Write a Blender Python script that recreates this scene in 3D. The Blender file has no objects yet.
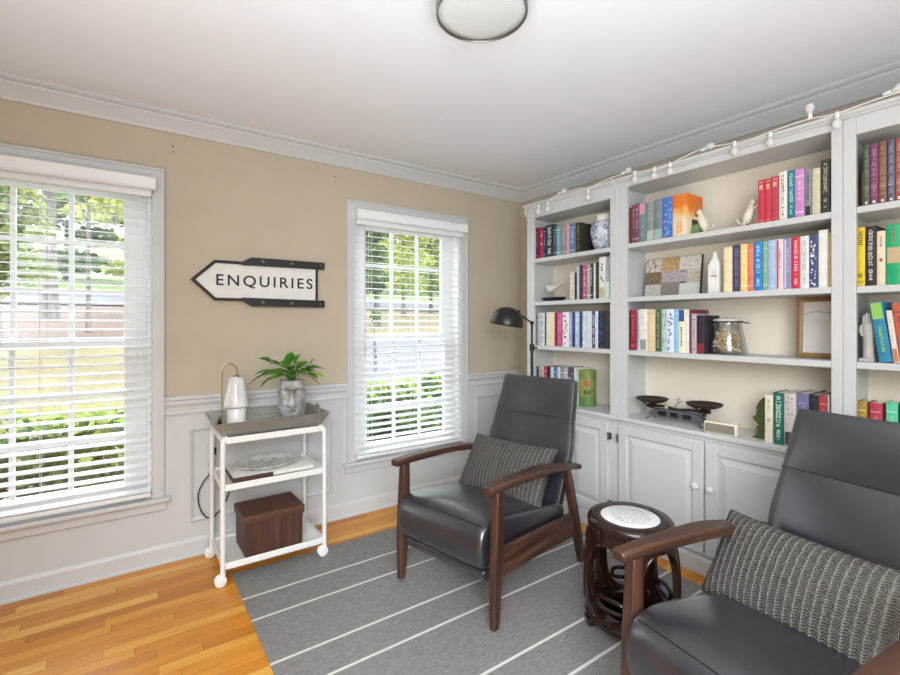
import bpy, bmesh, math, random
from mathutils import Vector, Matrix

# ------------------------------------------------------------------ scene, camera, light
scene = bpy.context.scene
COL = scene.collection
R = math.radians
YAW = R(34.94)
CAMZ = 1.285
XB, YW, ZC = 2.804, 2.945, 2.41          # bookcase wall, window wall, ceiling

cam_d = bpy.data.cameras.new('camera')
cam = bpy.data.objects.new('camera', cam_d)
COL.objects.link(cam)
cam.location = (0, 0, CAMZ)
cam.rotation_euler = (R(90), 0, -YAW)
cam_d.sensor_width = 36
cam_d.lens = 466.0 / 900 * 36
cam_d.shift_y = -(337.5 - 323.0) / 900
cam_d.clip_start = 0.02
cam_d.clip_end = 300
scene.camera = cam

world = bpy.data.worlds.new('sky')
scene.world = world
world.use_nodes = True
bg = world.node_tree.nodes['Background']
bg.inputs['Color'].default_value = (0.78, 0.89, 1.0, 1)
bg.inputs['Strength'].default_value = 6.4

def light(name, kind, loc, target, energy, color=(1, 1, 1), size=1.0, size_y=None):
    d = bpy.data.lights.new(name, kind)
    d.energy = energy
    d.color = color
    if kind == 'AREA':
        d.size = size
        if size_y:
            d.shape = 'RECTANGLE'
            d.size_y = size_y
    o = bpy.data.objects.new(name, d)
    COL.objects.link(o)
    o.location = loc
    v = Vector(target) - Vector(loc)
    o.rotation_euler = v.to_track_quat('-Z', 'Y').to_euler()
    return o

sun = light('sun', 'SUN', (-10, 2, 20), (-10 + .55, 2 + .14, 20 - .82), 3.6, (1.0, .95, .86))
sun.data.angle = R(1.0)
bounce = light('bounce_flash', 'AREA', (-.25, -.6, 1.2), (.15, -.1, 2.41), 70, (.83, .925, 1.0), 2.2)
bounce.data.spread = R(125)
fill = light('fill_light', 'AREA', (-.4, -.9, 1.55), (1.35, 1.35, .0), 38, (.88, .95, 1.0), 1.6)
fill.data.spread = R(90)

vs = scene.view_settings
scene.display_settings.display_device = 'sRGB'
vs.view_transform = 'Standard'
vs.look = 'None'
vs.exposure = 0.2
vs.gamma = 1.0
vs.use_curve_mapping = False

# ------------------------------------------------------------------ materials
def lin(h):
    if isinstance(h, str):
        h = h.lstrip('#')
        if len(h) == 3:
            h = ''.join(c * 2 for c in h)
        h = [int(h[i:i + 2], 16) / 255 for i in (0, 2, 4)]
    return tuple((c / 12.92 if c <= .04045 else ((c + .055) / 1.055) ** 2.4) for c in h) + (1,)

class N:
    """small wrapper for node trees"""
    def __init__(self, name):
        self.m = bpy.data.materials.new(name)
        self.m.use_nodes = True
        self.t = self.m.node_tree
        self.b = self.t.nodes['Principled BSDF']
        self.out = self.t.nodes['Material Output']
    def n(self, typ, **kw):
        nd = self.t.nodes.new(typ)
        for k, v in kw.items():
            setattr(nd, k, v)
        return nd
    def l(self, a, b):
        self.t.links.new(a, b)
    def math(self, op, a, b=None):
        nd = self.n('ShaderNodeMath', operation=op)
        for i, v in enumerate((a, b)):
            if v is None:
                continue
            if isinstance(v, (int, float)):
                nd.inputs[i].default_value = v
            else:
                self.l(v, nd.inputs[i])
        return nd.outputs[0]
    def coord(self, kind='Object'):
        return self.n('ShaderNodeTexCoord').outputs[kind]
    def noise(self, scale, detail=3, vec=None, rough=.5):
        nd = self.n('ShaderNodeTexNoise')
        nd.inputs['Scale'].default_value = scale
        nd.inputs['Detail'].default_value = detail
        nd.inputs['Roughness'].default_value = rough
        self.l(vec if vec is not None else self.coord(), nd.inputs['Vector'])
        return nd.outputs['Fac']
    def mapping(self, scale=(1, 1, 1), rot=(0, 0, 0), kind='Object'):
        nd = self.n('ShaderNodeMapping')
        nd.inputs['Scale'].default_value = scale
        nd.inputs['Rotation'].default_value = rot
        self.l(self.coord(kind), nd.inputs['Vector'])
        return nd.outputs[0]
    def ramp(self, fac, stops):
        nd = self.n('ShaderNodeValToRGB')
        els = nd.color_ramp.elements
        while len(els) < len(stops):
            els.new(.5)
        for e, (p, c) in zip(els, stops):
            e.position = p
            e.color = lin(c)
        self.l(fac, nd.inputs[0])
        return nd.outputs[0]
    def mix(self, fac, a, b, blend='MIX'):
        nd = self.n('ShaderNodeMix', data_type='RGBA', blend_type=blend)
        for i, v in ((0, fac), (6, a), (7, b)):
            if isinstance(v, (int, float)):
                nd.inputs[i].default_value = v
            elif isinstance(v, (str, tuple, list)):
                nd.inputs[i].default_value = lin(v)
            else:
                self.l(v, nd.inputs[i])
        return nd.outputs[2]
    def bump(self, h, strength=.2, dist=.01):
        nd = self.n('ShaderNodeBump')
        nd.inputs['Strength'].default_value = strength
        nd.inputs['Distance'].default_value = dist
        self.l(h, nd.inputs['Height'])
        self.l(nd.outputs[0], self.b.inputs['Normal'])
    def col(self, c):
        if isinstance(c, (str, tuple, list)):
            self.b.inputs['Base Color'].default_value = lin(c)
        else:
            self.l(c, self.b.inputs['Base Color'])
    def set(self, **kw):
        for k, v in kw.items():
            self.b.inputs[k.replace('_', ' ')].default_value = v

_cache = {}
def plain(c, rough=.5, var=.06, scale=30, metal=0.0, name=None, bump=0.0, spec=None):
    """a painted or printed surface with slight procedural unevenness"""
    key = (c, rough, var, scale, metal, bump)
    if key in _cache:
        return _cache[key]
    k = N(name or 'surface ' + str(c))
    l = [int(c.lstrip('#')[i:i + 2], 16) / 255 for i in (0, 2, 4)] if len(c.lstrip('#')) == 6 else [int(q * 2, 16) / 255 for q in c.lstrip('#')]
    lo = tuple(max(0, q - var * .5) for q in l)
    hi = tuple(min(1, q + var * .5) for q in l)
    f = k.noise(scale, 3)
    k.col(k.ramp(f, [(.3, lo), (.7, hi)]))
    k.set(Roughness=rough, Metallic=metal)
    if spec is not None:
        k.b.inputs['Specular IOR Level'].default_value = spec
    if bump:
        k.bump(f, bump, .004)
    _cache[key] = k.m
    return k.m

M = {}
M['wall'] = plain('#c3b5a0', .85, .015, 6, name='tan wall paint', bump=.03)
M['white'] = plain('#cfcfce', .42, .01, 5, name='white trim paint')
M['case'] = plain('#cbcbc9', .4, .012, 5, name='white bookcase paint')
M['caseback'] = plain('#ece2d1', .8, .015, 5, name='cream bookcase back paint')
M['ceiling'] = plain('#eff0f3', .9, .01, 4, name='ceiling paint')
M['blind'] = plain('#f2f2f0', .45, .01, 8, name='white blind slats')
M['vinyl'] = plain('#f0f0ee', .4, .01, 8, name='white window sash')
M['cart'] = plain('#e9e7e2', .38, .015, 12, name='white enamelled metal')
M['black'] = plain('#1b1a1a', .35, .02, 20, name='black enamel')
M['blackm'] = plain('#201f1e', .5, .04, 40, name='black painted metal')
M['cord'] = plain('#2e2d2b', .5, .02, 40, name='black rubber cord')
M['wirewhite'] = plain('#e6e4df', .4, .02, 40, name='white cord')
M['steel'] = plain('#8d8b86', .35, .06, 30, metal=1, name='brushed metal')
M['brass'] = plain('#b49a78', .3, .06, 30, metal=1, name='warm metal')
M['pages'] = plain('#e9dfca', .9, .05, 60, name='book pages')
M['knob'] = plain('#dedcd6', .25, .02, 10, name='white ceramic knob')
M['cream'] = plain('#e6dcc8', .5, .02, 20, name='cream plastic')

# oak strip floor: boards along x, 57 mm wide, random lengths, colours and grain
k = N('oak strip floor')
sep = k.n('ShaderNodeSeparateXYZ'); k.l(k.coord(), sep.inputs[0])
row = k.math('FLOOR', k.math('DIVIDE', sep.outputs['Y'], .057))
wn = k.n('ShaderNodeTexWhiteNoise', noise_dimensions='1D'); k.l(row, wn.inputs['W'])
xs = k.math('DIVIDE', k.math('ADD', sep.outputs['X'], k.math('MULTIPLY', wn.outputs['Value'], 7.0)), .78)
idx = k.math('FLOOR', xs)
cmb = k.n('ShaderNodeCombineXYZ'); k.l(row, cmb.inputs[0]); k.l(idx, cmb.inputs[1])
wn2 = k.n('ShaderNodeTexWhiteNoise', noise_dimensions='2D'); k.l(cmb.outputs[0], wn2.inputs['Vector'])
base = k.ramp(wn2.outputs['Value'], [(0, '#c47b26'), (.4, '#d48a2a'), (.75, '#dd9834'), (1, '#eab454')])
gr = k.n('ShaderNodeMapping'); gr.inputs['Scale'].default_value = (2.2, 46, 1)
va = k.n('ShaderNodeVectorMath', operation='ADD'); k.l(k.coord(), va.inputs[0])
sc = k.n('ShaderNodeVectorMath', operation='SCALE'); k.l(wn2.outputs['Color'], sc.inputs[0]); sc.inputs['Scale'].default_value = 9
k.l(sc.outputs[0], va.inputs[1]); k.l(va.outputs[0], gr.inputs['Vector'])
g = k.noise(2.2, 5, gr.outputs[0], .6)
grain = k.ramp(g, [(.3, '#a0683a'), (.55, '#ffffff'), (.8, '#f2e2c6')])
col = k.mix(.38, base, grain, 'MULTIPLY')
fy = k.math('FRACT', k.math('DIVIDE', sep.outputs['Y'], .057))
fx = k.math('FRACT', xs)
gapy = k.math('LESS_THAN', fy, .035)
gapx = k.math('LESS_THAN', fx, .0035)
gap = k.math('MAXIMUM', gapy, gapx)
k.col(k.mix(k.math('MULTIPLY', gap, .5), col, '#5a2f12'))
k.set(Roughness=.34)
k.bump(k.math('SUBTRACT', k.math('MULTIPLY', g, .2), gap), .12, .001)
M['floor'] = k.m

# grey flatweave rug with pale stripes along x
k = N('grey flatweave rug')
sep = k.n('ShaderNodeSeparateXYZ'); k.l(k.coord(), sep.inputs[0])
n1 = k.noise(26, 4, k.mapping((1, 9, 1)), .7)
n2 = k.noise(120, 3, k.mapping((3, 1, 1)), .7)
h = k.math('ADD', k.math('MULTIPLY', n1, .6), k.math('MULTIPLY', n2, .4))
base = k.ramp(h, [(.32, '#625f5c'), (.5, '#7f7c79'), (.68, '#a09c97')])
acc = None
for ys in (2.316, 2.128, 1.816, 1.642, 1.322, 1.139, .82, .64, .32):
    d = k.math('LESS_THAN', k.math('ABSOLUTE', k.math('SUBTRACT', sep.outputs['Y'], ys)), .0065)
    acc = d if acc is None else k.math('MAXIMUM', acc, d)
k.col(k.mix(k.math('MULTIPLY', acc, .92), base, '#d8d4cb'))
k.set(Roughness=.62)
k.b.inputs['Specular IOR Level'].default_value = .42
k.bump(n2, .25, .002)
M['rug'] = k.m

def wood(name, dark, mid, light_, axis=1, rough=.38, s=1.0):
    k = N(name)
    sc = [26 * s, 26 * s, 26 * s]
    sc[axis] = 1.6 * s
    v = k.mapping(tuple(sc))
    f = k.noise(1.3, 5, v, .6)
    k.col(k.ramp(f, [(.3, dark), (.5, mid), (.72, light_)]))
    k.set(Roughness=rough)
    return k.m
M['walnut'] = wood('walnut', '#2b1a14', '#432a20', '#5e4031', 1)
M['walnutz'] = wood('walnut upright grain', '#2b1a14', '#432a20', '#5e4031', 2)
M['rosewood'] = wood('dark rosewood', '#150b09', '#2a1712', '#3d221a', 2, .22)
M['boxwood'] = wood('brown wood grain box', '#3a2219', '#4c2e22', '#5f3c2c', 2, .55)
M['lidwood'] = wood('brown wood grain lid', '#43291e', '#553627', '#644233', 0, .5)
M['bark'] = wood('tree bark', '#3f3b38', '#5d5752', '#7b746c', 2, .9, .3)
M['framewood'] = wood('oak picture frame', '#6f5230', '#8b6a40', '#a5824f', 2, .5)
M['palewood'] = wood('pale wood base', '#a67c50', '#c09468', '#d6b088', 0, .5)

# black leather
k = N('black leather')
f = k.noise(14, 4)
k.col(k.ramp(f, [(.3, '#18181f'), (.7, '#21212a')]))
v = k.n('ShaderNodeTexVoronoi'); v.inputs['Scale'].default_value = 420; k.l(k.coord(), v.inputs['Vector'])
hh = k.math('ADD', k.math('MULTIPLY', v.outputs['Distance'], .25), f)
k.bump(hh, .10, .004)
k.set(Roughness=.38)
k.b.inputs['Specular IOR Level'].default_value = .6
k.b.inputs['Coat Weight'].default_value = 1.0
k.b.inputs['Coat IOR'].default_value = 1.65
k.b.inputs['Coat Roughness'].default_value = .27
M['leather'] = k.m
M['seam'] = plain('#141318', .6, .01, 30, name='dark leather line')

# chunky knit: ribs along the cushion's height (local z), columns across local x
def knit(name, dark, mid, pale, pitch):
    k = N(name)
    sep = k.n('ShaderNodeSeparateXYZ'); k.l(k.coord(), sep.inputs[0])
    x = sep.outputs['X']; z = sep.outputs['Z']
    u = k.math('MULTIPLY', x, 2 * math.pi / pitch)
    wob = k.noise(60, 2)
    xx = k.math('ADD', x, k.math('MULTIPLY', wob, .006))
    fr = k.math('FRACT', k.math('DIVIDE', xx, pitch))
    tri = k.math('MULTIPLY', k.math('ABSOLUTE', k.math('SUBTRACT', fr, .5)), 2.0)      # 1 at the ridge, 0 in the valley
    ridge = k.math('POWER', tri, 4.0)
    st = k.math('SINE', k.math('ADD', k.math('MULTIPLY', k.math('ADD', z, k.math('MULTIPLY', wob, .004)), 2 * math.pi / (pitch * .36)), k.math('MULTIPLY', tri, 4.0)))
    st = k.math('ADD', k.math('MULTIPLY', st, .5), .5)
    nz = k.noise(240, 3)
    hgt = k.math('ADD', k.math('MULTIPLY', ridge, .50), k.math('MULTIPLY', st, .32))
    f = k.math('ADD', k.math('MULTIPLY', hgt, .62), k.math('MULTIPLY', nz, .62))
    k.col(k.ramp(f, [(.28, dark), (.52, mid), (.86, pale)]))
    k.set(Roughness=.95)
    k.b.inputs['Specular IOR Level'].default_value = .1
    k.bump(hgt, .9, .012)
    return k.m
M['knit'] = knit('grey chunky knit', '#3a3734', '#6a6560', '#a49e96', .0225)

# thin window pane
k = N('window glass')
tr = k.n('ShaderNodeBsdfTransparent'); gl = k.n('ShaderNodeBsdfGlossy'); gl.inputs['Roughness'].default_value = .02
mx = k.n('ShaderNodeMixShader'); mx.inputs[0].default_value = .05
k.l(tr.outputs[0], mx.inputs[1]); k.l(gl.outputs[0], mx.inputs[2]); k.l(mx.outputs[0], k.out.inputs[0])
M['glass'] = k.m
k = N('clear jar glass')
tr = k.n('ShaderNodeBsdfTransparent'); tr.inputs[0].default_value = (.985, .99, .988, 1)
gl = k.n('ShaderNodeBsdfGlossy'); gl.inputs['Roughness'].default_value = .04
lw = k.n('ShaderNodeLayerWeight'); lw.inputs['Blend'].default_value = .3
mx = k.n('ShaderNodeMixShader'); k.l(k.math('ADD', k.math('MULTIPLY', lw.outputs['Fresnel'], .35), .04), mx.inputs[0])
k.l(tr.outputs[0], mx.inputs[1]); k.l(gl.outputs[0], mx.inputs[2]); k.l(mx.outputs[0], k.out.inputs[0])
M['jar'] = k.m

def leafmat(name, dark, mid, pale, rough=.45, scale=9):
    k = N(name)
    f = k.noise(scale, 3)
    k.col(k.ramp(f, [(.3, dark), (.5, mid), (.72, pale)]))
    k.set(Roughness=rough)
    k.b.inputs['Subsurface Weight'].default_value = 0
    tl = k.n('ShaderNodeBsdfTranslucent')
    k.l(k.ramp(f, [(.3, dark), (.5, mid), (.72, pale)]), tl.inputs[0])
    mx = k.n('ShaderNodeMixShader'); mx.inputs[0].default_value = .45
    k.l(k.b.outputs[0], mx.inputs[1]); k.l(tl.outputs[0], mx.inputs[2]); k.l(mx.outputs[0], k.out.inputs[0])
    return k.m
M['leaf'] = leafmat('pothos leaf', '#35701e', '#5c9a30', '#93bd58', .35, 14)
M['leafb'] = leafmat('young lime leaf', '#86b41c', '#a5d024', '#bfe048', .35, 10)
M['tree'] = leafmat('tree leaves', '#566630', '#808c48', '#a8ae6c', .6, .8)
M['treed'] = leafmat('dark tree leaves', '#42563a', '#5f7248', '#869664', .6, .8)
M['treey'] = leafmat('yellow green tree leaves', '#7f8c40', '#a0a856', '#bec282', .6, .8)
M['shrub'] = leafmat('shrub leaves', '#2a451c', '#3f602c', '#668442', .5, 3)
M['shrubt'] = leafmat('shrub new growth', '#728c34', '#90a448', '#b0bc6c', .5, 3)

# ------------------------------------------------------------------ mesh helpers
def V(*a):
    return Vector(a)

def box(bm, x0, x1, y0, y1, z0, z1, mtx=None):
    vs_ = [bm.verts.new((x, y, z)) for z in (z0, z1) for y in (y0, y1) for x in (x0, x1)]
    for f in ((0, 2, 3, 1), (4, 5, 7, 6), (0, 1, 5, 4), (2, 6, 7, 3), (0, 4, 6, 2), (1, 3, 7, 5)):
        bm.faces.new([vs_[i] for i in f])
    if mtx is not None:
        for v in vs_:
            v.co = mtx @ v.co
    return vs_

def loft(bm, rings, cap=True, closed=False, ring_closed=True):
    rr = [[bm.verts.new(p) for p in ring] for ring in rings]
    n = len(rr[0])
    m = len(rr)
    for i in range(m if closed else m - 1):
        a, b = rr[i], rr[(i + 1) % m]
        for j in range(n if ring_closed else n - 1):
            j2 = (j + 1) % n
            try:
                bm.faces.new((a[j], a[j2], b[j2], b[j]))
            except ValueError:
                pass
    if cap and not closed and ring_closed and n > 2:
        bm.faces.new(list(reversed(rr[0])))
        bm.faces.new(rr[-1])
    return rr

def tube(bm, pts, r, n=8, closed=False, cap=True):
    pts = [Vector(p) for p in pts]
    m = len(pts)
    rad = r if isinstance(r, (list, tuple)) else [r] * m
    rings = []
    prev = None
    for i, p in enumerate(pts):
        if closed:
            t = pts[(i + 1) % m] - pts[i - 1]
        elif i == 0:
            t = pts[1] - p
        elif i == m - 1:
            t = p - pts[i - 1]
        else:
            t = (pts[i + 1] - p).normalized() + (p - pts[i - 1]).normalized()
        if t.length < 1e-9:
            t = Vector((0, 0, 1))
        t.normalize()
        if prev is None:
            a = Vector((0, 0, 1)) if abs(t.z) < .9 else Vector((1, 0, 0))
            u = t.cross(a).normalized()
        else:
            u = (prev - t * prev.dot(t))
            u = u.normalized() if u.length > 1e-6 else t.orthogonal().normalized()
        prev = u
        w = t.cross(u)
        rings.append([p + (u * math.cos(2 * math.pi * j / n) + w * math.sin(2 * math.pi * j / n)) * rad[i] for j in range(n)])
    loft(bm, rings, cap, closed)

def lathe(bm, prof, n=24, c=(0, 0, 0), mtx=None, cap=True, sx=1, sy=1):
    rings = []
    for r, z in prof:
        ring = []
        for j in range(n):
            a = 2 * math.pi * j / n
            p = Vector((c[0] + r * math.cos(a) * sx, c[1] + r * math.sin(a) * sy, c[2] + z))
            ring.append(mtx @ p if mtx is not None else p)
        rings.append(ring)
    loft(bm, rings, cap)

def prism(bm, poly, fn, w0, w1):
    loft(bm, [[Vector(fn(u, v, w)) for u, v in poly] for w in (w0, w1)])

def sphere(bm, c, r, n=12, m=8, s=(1, 1, 1)):
    rings = []
    for i in range(m + 1):
        a = math.pi * i / m
        rr = max(math.sin(a), .02) * r
        rings.append([Vector((c[0] + rr * math.cos(2 * math.pi * j / n) * s[0], c[1] + rr * math.sin(2 * math.pi * j / n) * s[1], c[2] - math.cos(a) * r * s[2])) for j in range(n)])
    loft(bm, rings)

def torus(bm, c, r, t, n=32, m=8, sz=1.0):
    tube_pts = []
    rings = []
    for i in range(n):
        a = 2 * math.pi * i / n
        rings.append([Vector((c[0] + (r + t * math.cos(2 * math.pi * j / m)) * math.cos(a), c[1] + (r + t * math.cos(2 * math.pi * j / m)) * math.sin(a), c[2] + t * sz * math.sin(2 * math.pi * j / m))) for j in range(m)])
    loft(bm, rings, cap=False, closed=True)

def smoothpath(pts, sub=6):
    """Catmull-Rom through pts"""
    P = [Vector(p) for p in pts]
    out = []
    for i in range(len(P) - 1):
        p0 = P[i - 1] if i > 0 else P[i] * 2 - P[i + 1]
        p1, p2 = P[i], P[i + 1]
        p3 = P[i + 2] if i + 2 < len(P) else P[i + 1] * 2 - P[i]
        for j in range(sub):
            t = j / sub
            out.append(.5 * ((2 * p1) + (p2 - p0) * t + (2 * p0 - 5 * p1 + 4 * p2 - p3) * t * t + (3 * p1 - p0 - 3 * p2 + p3) * t ** 3))
    out.append(P[-1])
    return out

def obj(name, bm, mat, parent=None, bevel=0, seg=2, smooth=30, sub=0, flat=False, normals=True):
    if normals:
        bmesh.ops.recalc_face_normals(bm, faces=bm.faces[:])
    me = bpy.data.meshes.new(name)
    bm.to_mesh(me)
    bm.free()
    if mat is not None:
        me.materials.append(mat)
    if not flat:
        for p in me.polygons:
            p.use_smooth = True
        me.set_sharp_from_angle(angle=R(smooth))
    o = bpy.data.objects.new(name, me)
    COL.objects.link(o)
    if parent is not None:
        o.parent = parent
    if bevel:
        md = o.modifiers.new('bevel', 'BEVEL')
        md.width = bevel
        md.segments = seg
        md.limit_method = 'ANGLE'
        md.angle_limit = R(35)
        md.harden_normals = False
    if sub:
        md = o.modifiers.new('sub', 'SUBSURF')
        md.levels = sub
        md.render_levels = sub
    return o

def B():
    return bmesh.new()

def tag(o, label=None, cat=None, group=None, kind=None):
    if label:
        o['label'] = label
    if cat:
        o['category'] = cat
    if group:
        o['group'] = group
    if kind:
        o['kind'] = kind
    return o

def thing(name, label, cat, loc=(0, 0, 0), rz=0, group=None):
    o = bpy.data.objects.new(name, None)
    o.empty_display_size = .1
    COL.objects.link(o)
    o.location = loc
    o.rotation_euler = (0, 0, rz)
    return tag(o, label, cat, group)

def struct(o, label=None):
    return tag(o, label, None, None, 'structure')

def copy_tree(o, parent=None):
    c = o.copy()
    COL.objects.link(c)
    c.parent = parent
    for ch in list(o.children):
        copy_tree(ch, c)
    return c

def boxobj(name, b, mat, parent=None, bevel=0, seg=2):
    bm = B()
    box(bm, *b)
    return obj(name, bm, mat, parent, bevel, seg)

# ------------------------------------------------------------------ room shell
X0, Y0 = -1.5, -1.7
struct(boxobj('floor', (X0 - .12, XB + .12, Y0 - .12, YW + .12, -.1, 0), M['floor']), 'honey coloured oak strip floor')
struct(boxobj('ceiling', (X0 - .12, XB + .12, Y0 - .12, YW + .12, ZC, ZC + .1), M['ceiling']), 'plain white painted ceiling')

WIN = [(-.774, .120), (1.266, 2.155)]       # clear openings of the two windows, x
WZ0, WZ1 = .350, 1.995
bm = B()
xs = [X0 - .12, WIN[0][0], WIN[0][1], WIN[1][0], WIN[1][1], XB + .12]
for i in (0, 2, 4):
    box(bm, xs[i], xs[i + 1], YW, YW + .12, 0, ZC)
for i in (1, 3):
    box(bm, xs[i], xs[i + 1], YW, YW + .12, 0, WZ0)
    box(bm, xs[i], xs[i + 1], YW, YW + .12, WZ1, ZC)
struct(obj('wall_front', bm, M['wall'], flat=True), 'tan window wall with white wainscot below')
struct(boxobj('wall_right', (XB, XB + .12, Y0, YW, 0, ZC), M['wall']), 'tan wall behind the bookcases')
struct(boxobj('wall_left', (X0 - .12, X0, Y0, YW, 0, ZC), M['wall']))
struct(boxobj('wall_back', (X0 - .12, XB + .12, Y0 - .12, Y0, 0, ZC), M['wall']))

# crown moulding
CR = [(0, -.092), (.010, -.092), (.014, -.082), (.022, -.073), (.030, -.062), (.046, -.042), (.058, -.030), (.060, -.022), (.074, -.018), (.085, -.010), (.085, 0), (0, 0)]
bm = B()
loft(bm, [[V(X0, YW - d, ZC + h) for d, h in CR], [V(XB - 0, YW - d, ZC + h) for d, h in CR]])
struct(obj('trim_1', bm, M['white'], smooth=20), 'white crown moulding along the window wall')
bm = B()
loft(bm, [[V(XB - d, YW - d * .98, ZC + h) for d, h in CR], [V(XB - d, Y0, ZC + h) for d, h in CR]])
struct(obj('trim_2', bm, M['white'], smooth=20), 'white crown moulding along the bookcase wall')

# wainscot: flat white dado, chair rail, panel frames, baseboard
CASE = .056
segs = [(X0, WIN[0][0] - CASE), (WIN[0][1] + CASE, WIN[1][0] - CASE), (WIN[1][1] + CASE, XB)]
bm = B()
for a, b in segs:
    box(bm, a, b, YW - .006, YW, 0, .80)
for a, b in WIN:
    box(bm, a - CASE, b + CASE, YW - .006, YW, 0, .33)
struct(obj('trim_3', bm, M['white'], flat=True), 'white painted dado below the chair rail')
RAIL = [(0, .785), (.012, .785), (.014, .796), (.010, .803), (.012, .826), (.020, .836), (.024, .846), (.024, .862), (.032, .868), (.032, .880), (.026, .886), (0, .886)]
for i, (a, b) in enumerate(segs):
    bm = B()
    loft(bm, [[V(x, YW - .006 - d, z) for d, z in RAIL] for x in (a, b)])
    struct(obj('trim_%d' % (4 + i), bm, M['white'], smooth=20), 'white moulded chair rail')
BASE = [(0, 0), (.030, 0), (.030, .010), (.024, .017), (.014, .018), (.014, .078), (.010, .088), (.004, .096), (0, .096)]
bm = B()
loft(bm, [[V(x, YW - .006 - d, z) for d, z in BASE] for x in (X0, XB)])
struct(obj('baseboard_front', bm, M['white'], smooth=20), 'white baseboard under the windows')
bm = B()
loft(bm, [[V(XB - d, y, z) for d, z in BASE] for y in (YW - .03, 2.49)])
struct(obj('baseboard_right', bm, M['white'], smooth=20), 'white baseboard beside the bookcase')

def panel_frame(name, x0, x1, z0, z1):
    prof = [(0, 0), (0, .010), (.006, .016), (.014, .012), (.020, .006), (.026, .006), (.026, 0)]
    bm = B()
    rings = []
    for cx, cz, sx_, sz_ in ((x0, z0, 1, 1), (x1, z0, -1, 1), (x1, z1, -1, -1), (x0, z1, 1, -1)):
        rings.append([V(cx + d * sx_, YW - .006 - h, cz + d * sz_) for d, h in prof])
    loft(bm, rings, cap=False, closed=True)
    struct(obj(name, bm, M['white'], smooth=20), 'raised picture-frame moulding on the wainscot')
panel_frame('trim_7', .296, 1.10, .185, .702)
panel_frame('trim_8', 2.305, 2.735, .185, .702)
panel_frame('trim_9', -1.40, -.90, .185, .702)

# ------------------------------------------------------------------ windows
def make_window(name, x0, x1, label):
    bm = B()     # flat casing with a raised outer band
    zt = 2.108
    box(bm, x0 - CASE, x0, YW - .020, YW, .35, zt)
    box(bm, x1, x1 + CASE, YW - .020, YW, .35, zt)
    box(bm, x0, x1, YW - .020, YW, WZ1, zt)
    box(bm, x0 - CASE, x0 - CASE + .012, YW - .028, YW - .020, .36, zt)
    box(bm, x1 + CASE - .012, x1 + CASE, YW - .028, YW - .020, .36, zt)
    box(bm, x0 - CASE + .012, x1 + CASE - .012, YW - .028, YW - .020, zt - .012, zt)
    w = obj(name, bm, M['white'], None, .0025)
    struct(w, label)
    bm = B()
    t = .022
    box(bm, x0, x0 + t, YW, YW + .12, WZ0, WZ1)
    box(bm, x1 - t, x1, YW, YW + .12, WZ0, WZ1)
    box(bm, x0 + t, x1 - t, YW, YW + .12, WZ1 - t, WZ1)
    box(bm, x0 + t, x1 - t, YW + .02, YW + .13, WZ0 - .02, WZ0 + .03)
    obj('window_jamb', bm, M['vinyl'], w, .002)
    bm = B()
    box(bm, x0 - CASE - .026, x1 + CASE + .026, YW - .052, YW + .02, .333, .356)
    obj('window_sill', bm, M['white'], w, .006, 3)
    bm = B()
    box(bm, x0 - CASE - .01, x1 + CASE + .01, YW - .024, YW - .006, .284, .333)
    obj('window_apron', bm, M['white'], w, .004)
    gx0, gx1 = x0 + .119, x1 - .122        # glazed width
    a, b = x0 + t, x1 - t
    def sash(nm, y0, y1, z0, z1, gz0, gz1):
        bm = B()
        box(bm, a, gx0, y0, y1, z0, z1)
        box(bm, gx1, b, y0, y1, z0, z1)
        box(bm, gx0, gx1, y0, y1, z0, gz0)
        box(bm, gx0, gx1, y0, y1, gz1, z1)
        s = obj(nm, bm, M['vinyl'], w, .002)
        bm = B()
        pw = (gx1 - gx0) / 3
        ph = (gz1 - gz0) / 3
        ym = (y0 + y1) / 2
        for i in (1, 2):
            box(bm, gx0 + pw * i - .011, gx0 + pw * i + .011, ym - .010, ym + .010, gz0, gz1)
            box(bm, gx0, gx1, ym - .009, ym + .009, gz0 + ph * i - .011, gz0 + ph * i + .011)
        obj('muntins', bm, M['vinyl'], s, .002)
        boxobj('pane', (gx0, gx1, ym - .002, ym + .002, gz0, gz1), M['glass'], s)
    sash('upper_sash', YW + .078, YW + .108, 1.155, WZ1 - t, 1.195, 1.942)
    sash('lower_sash', YW + .044, YW + .074, WZ0 + .03, 1.195, .448, 1.155)
    return w
make_window('window_1', *WIN[0], 'white nine-over-nine sash window at the left edge of the room')
make_window('window_2', *WIN[1], 'white nine-over-nine sash window right of the arrow sign')

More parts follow.
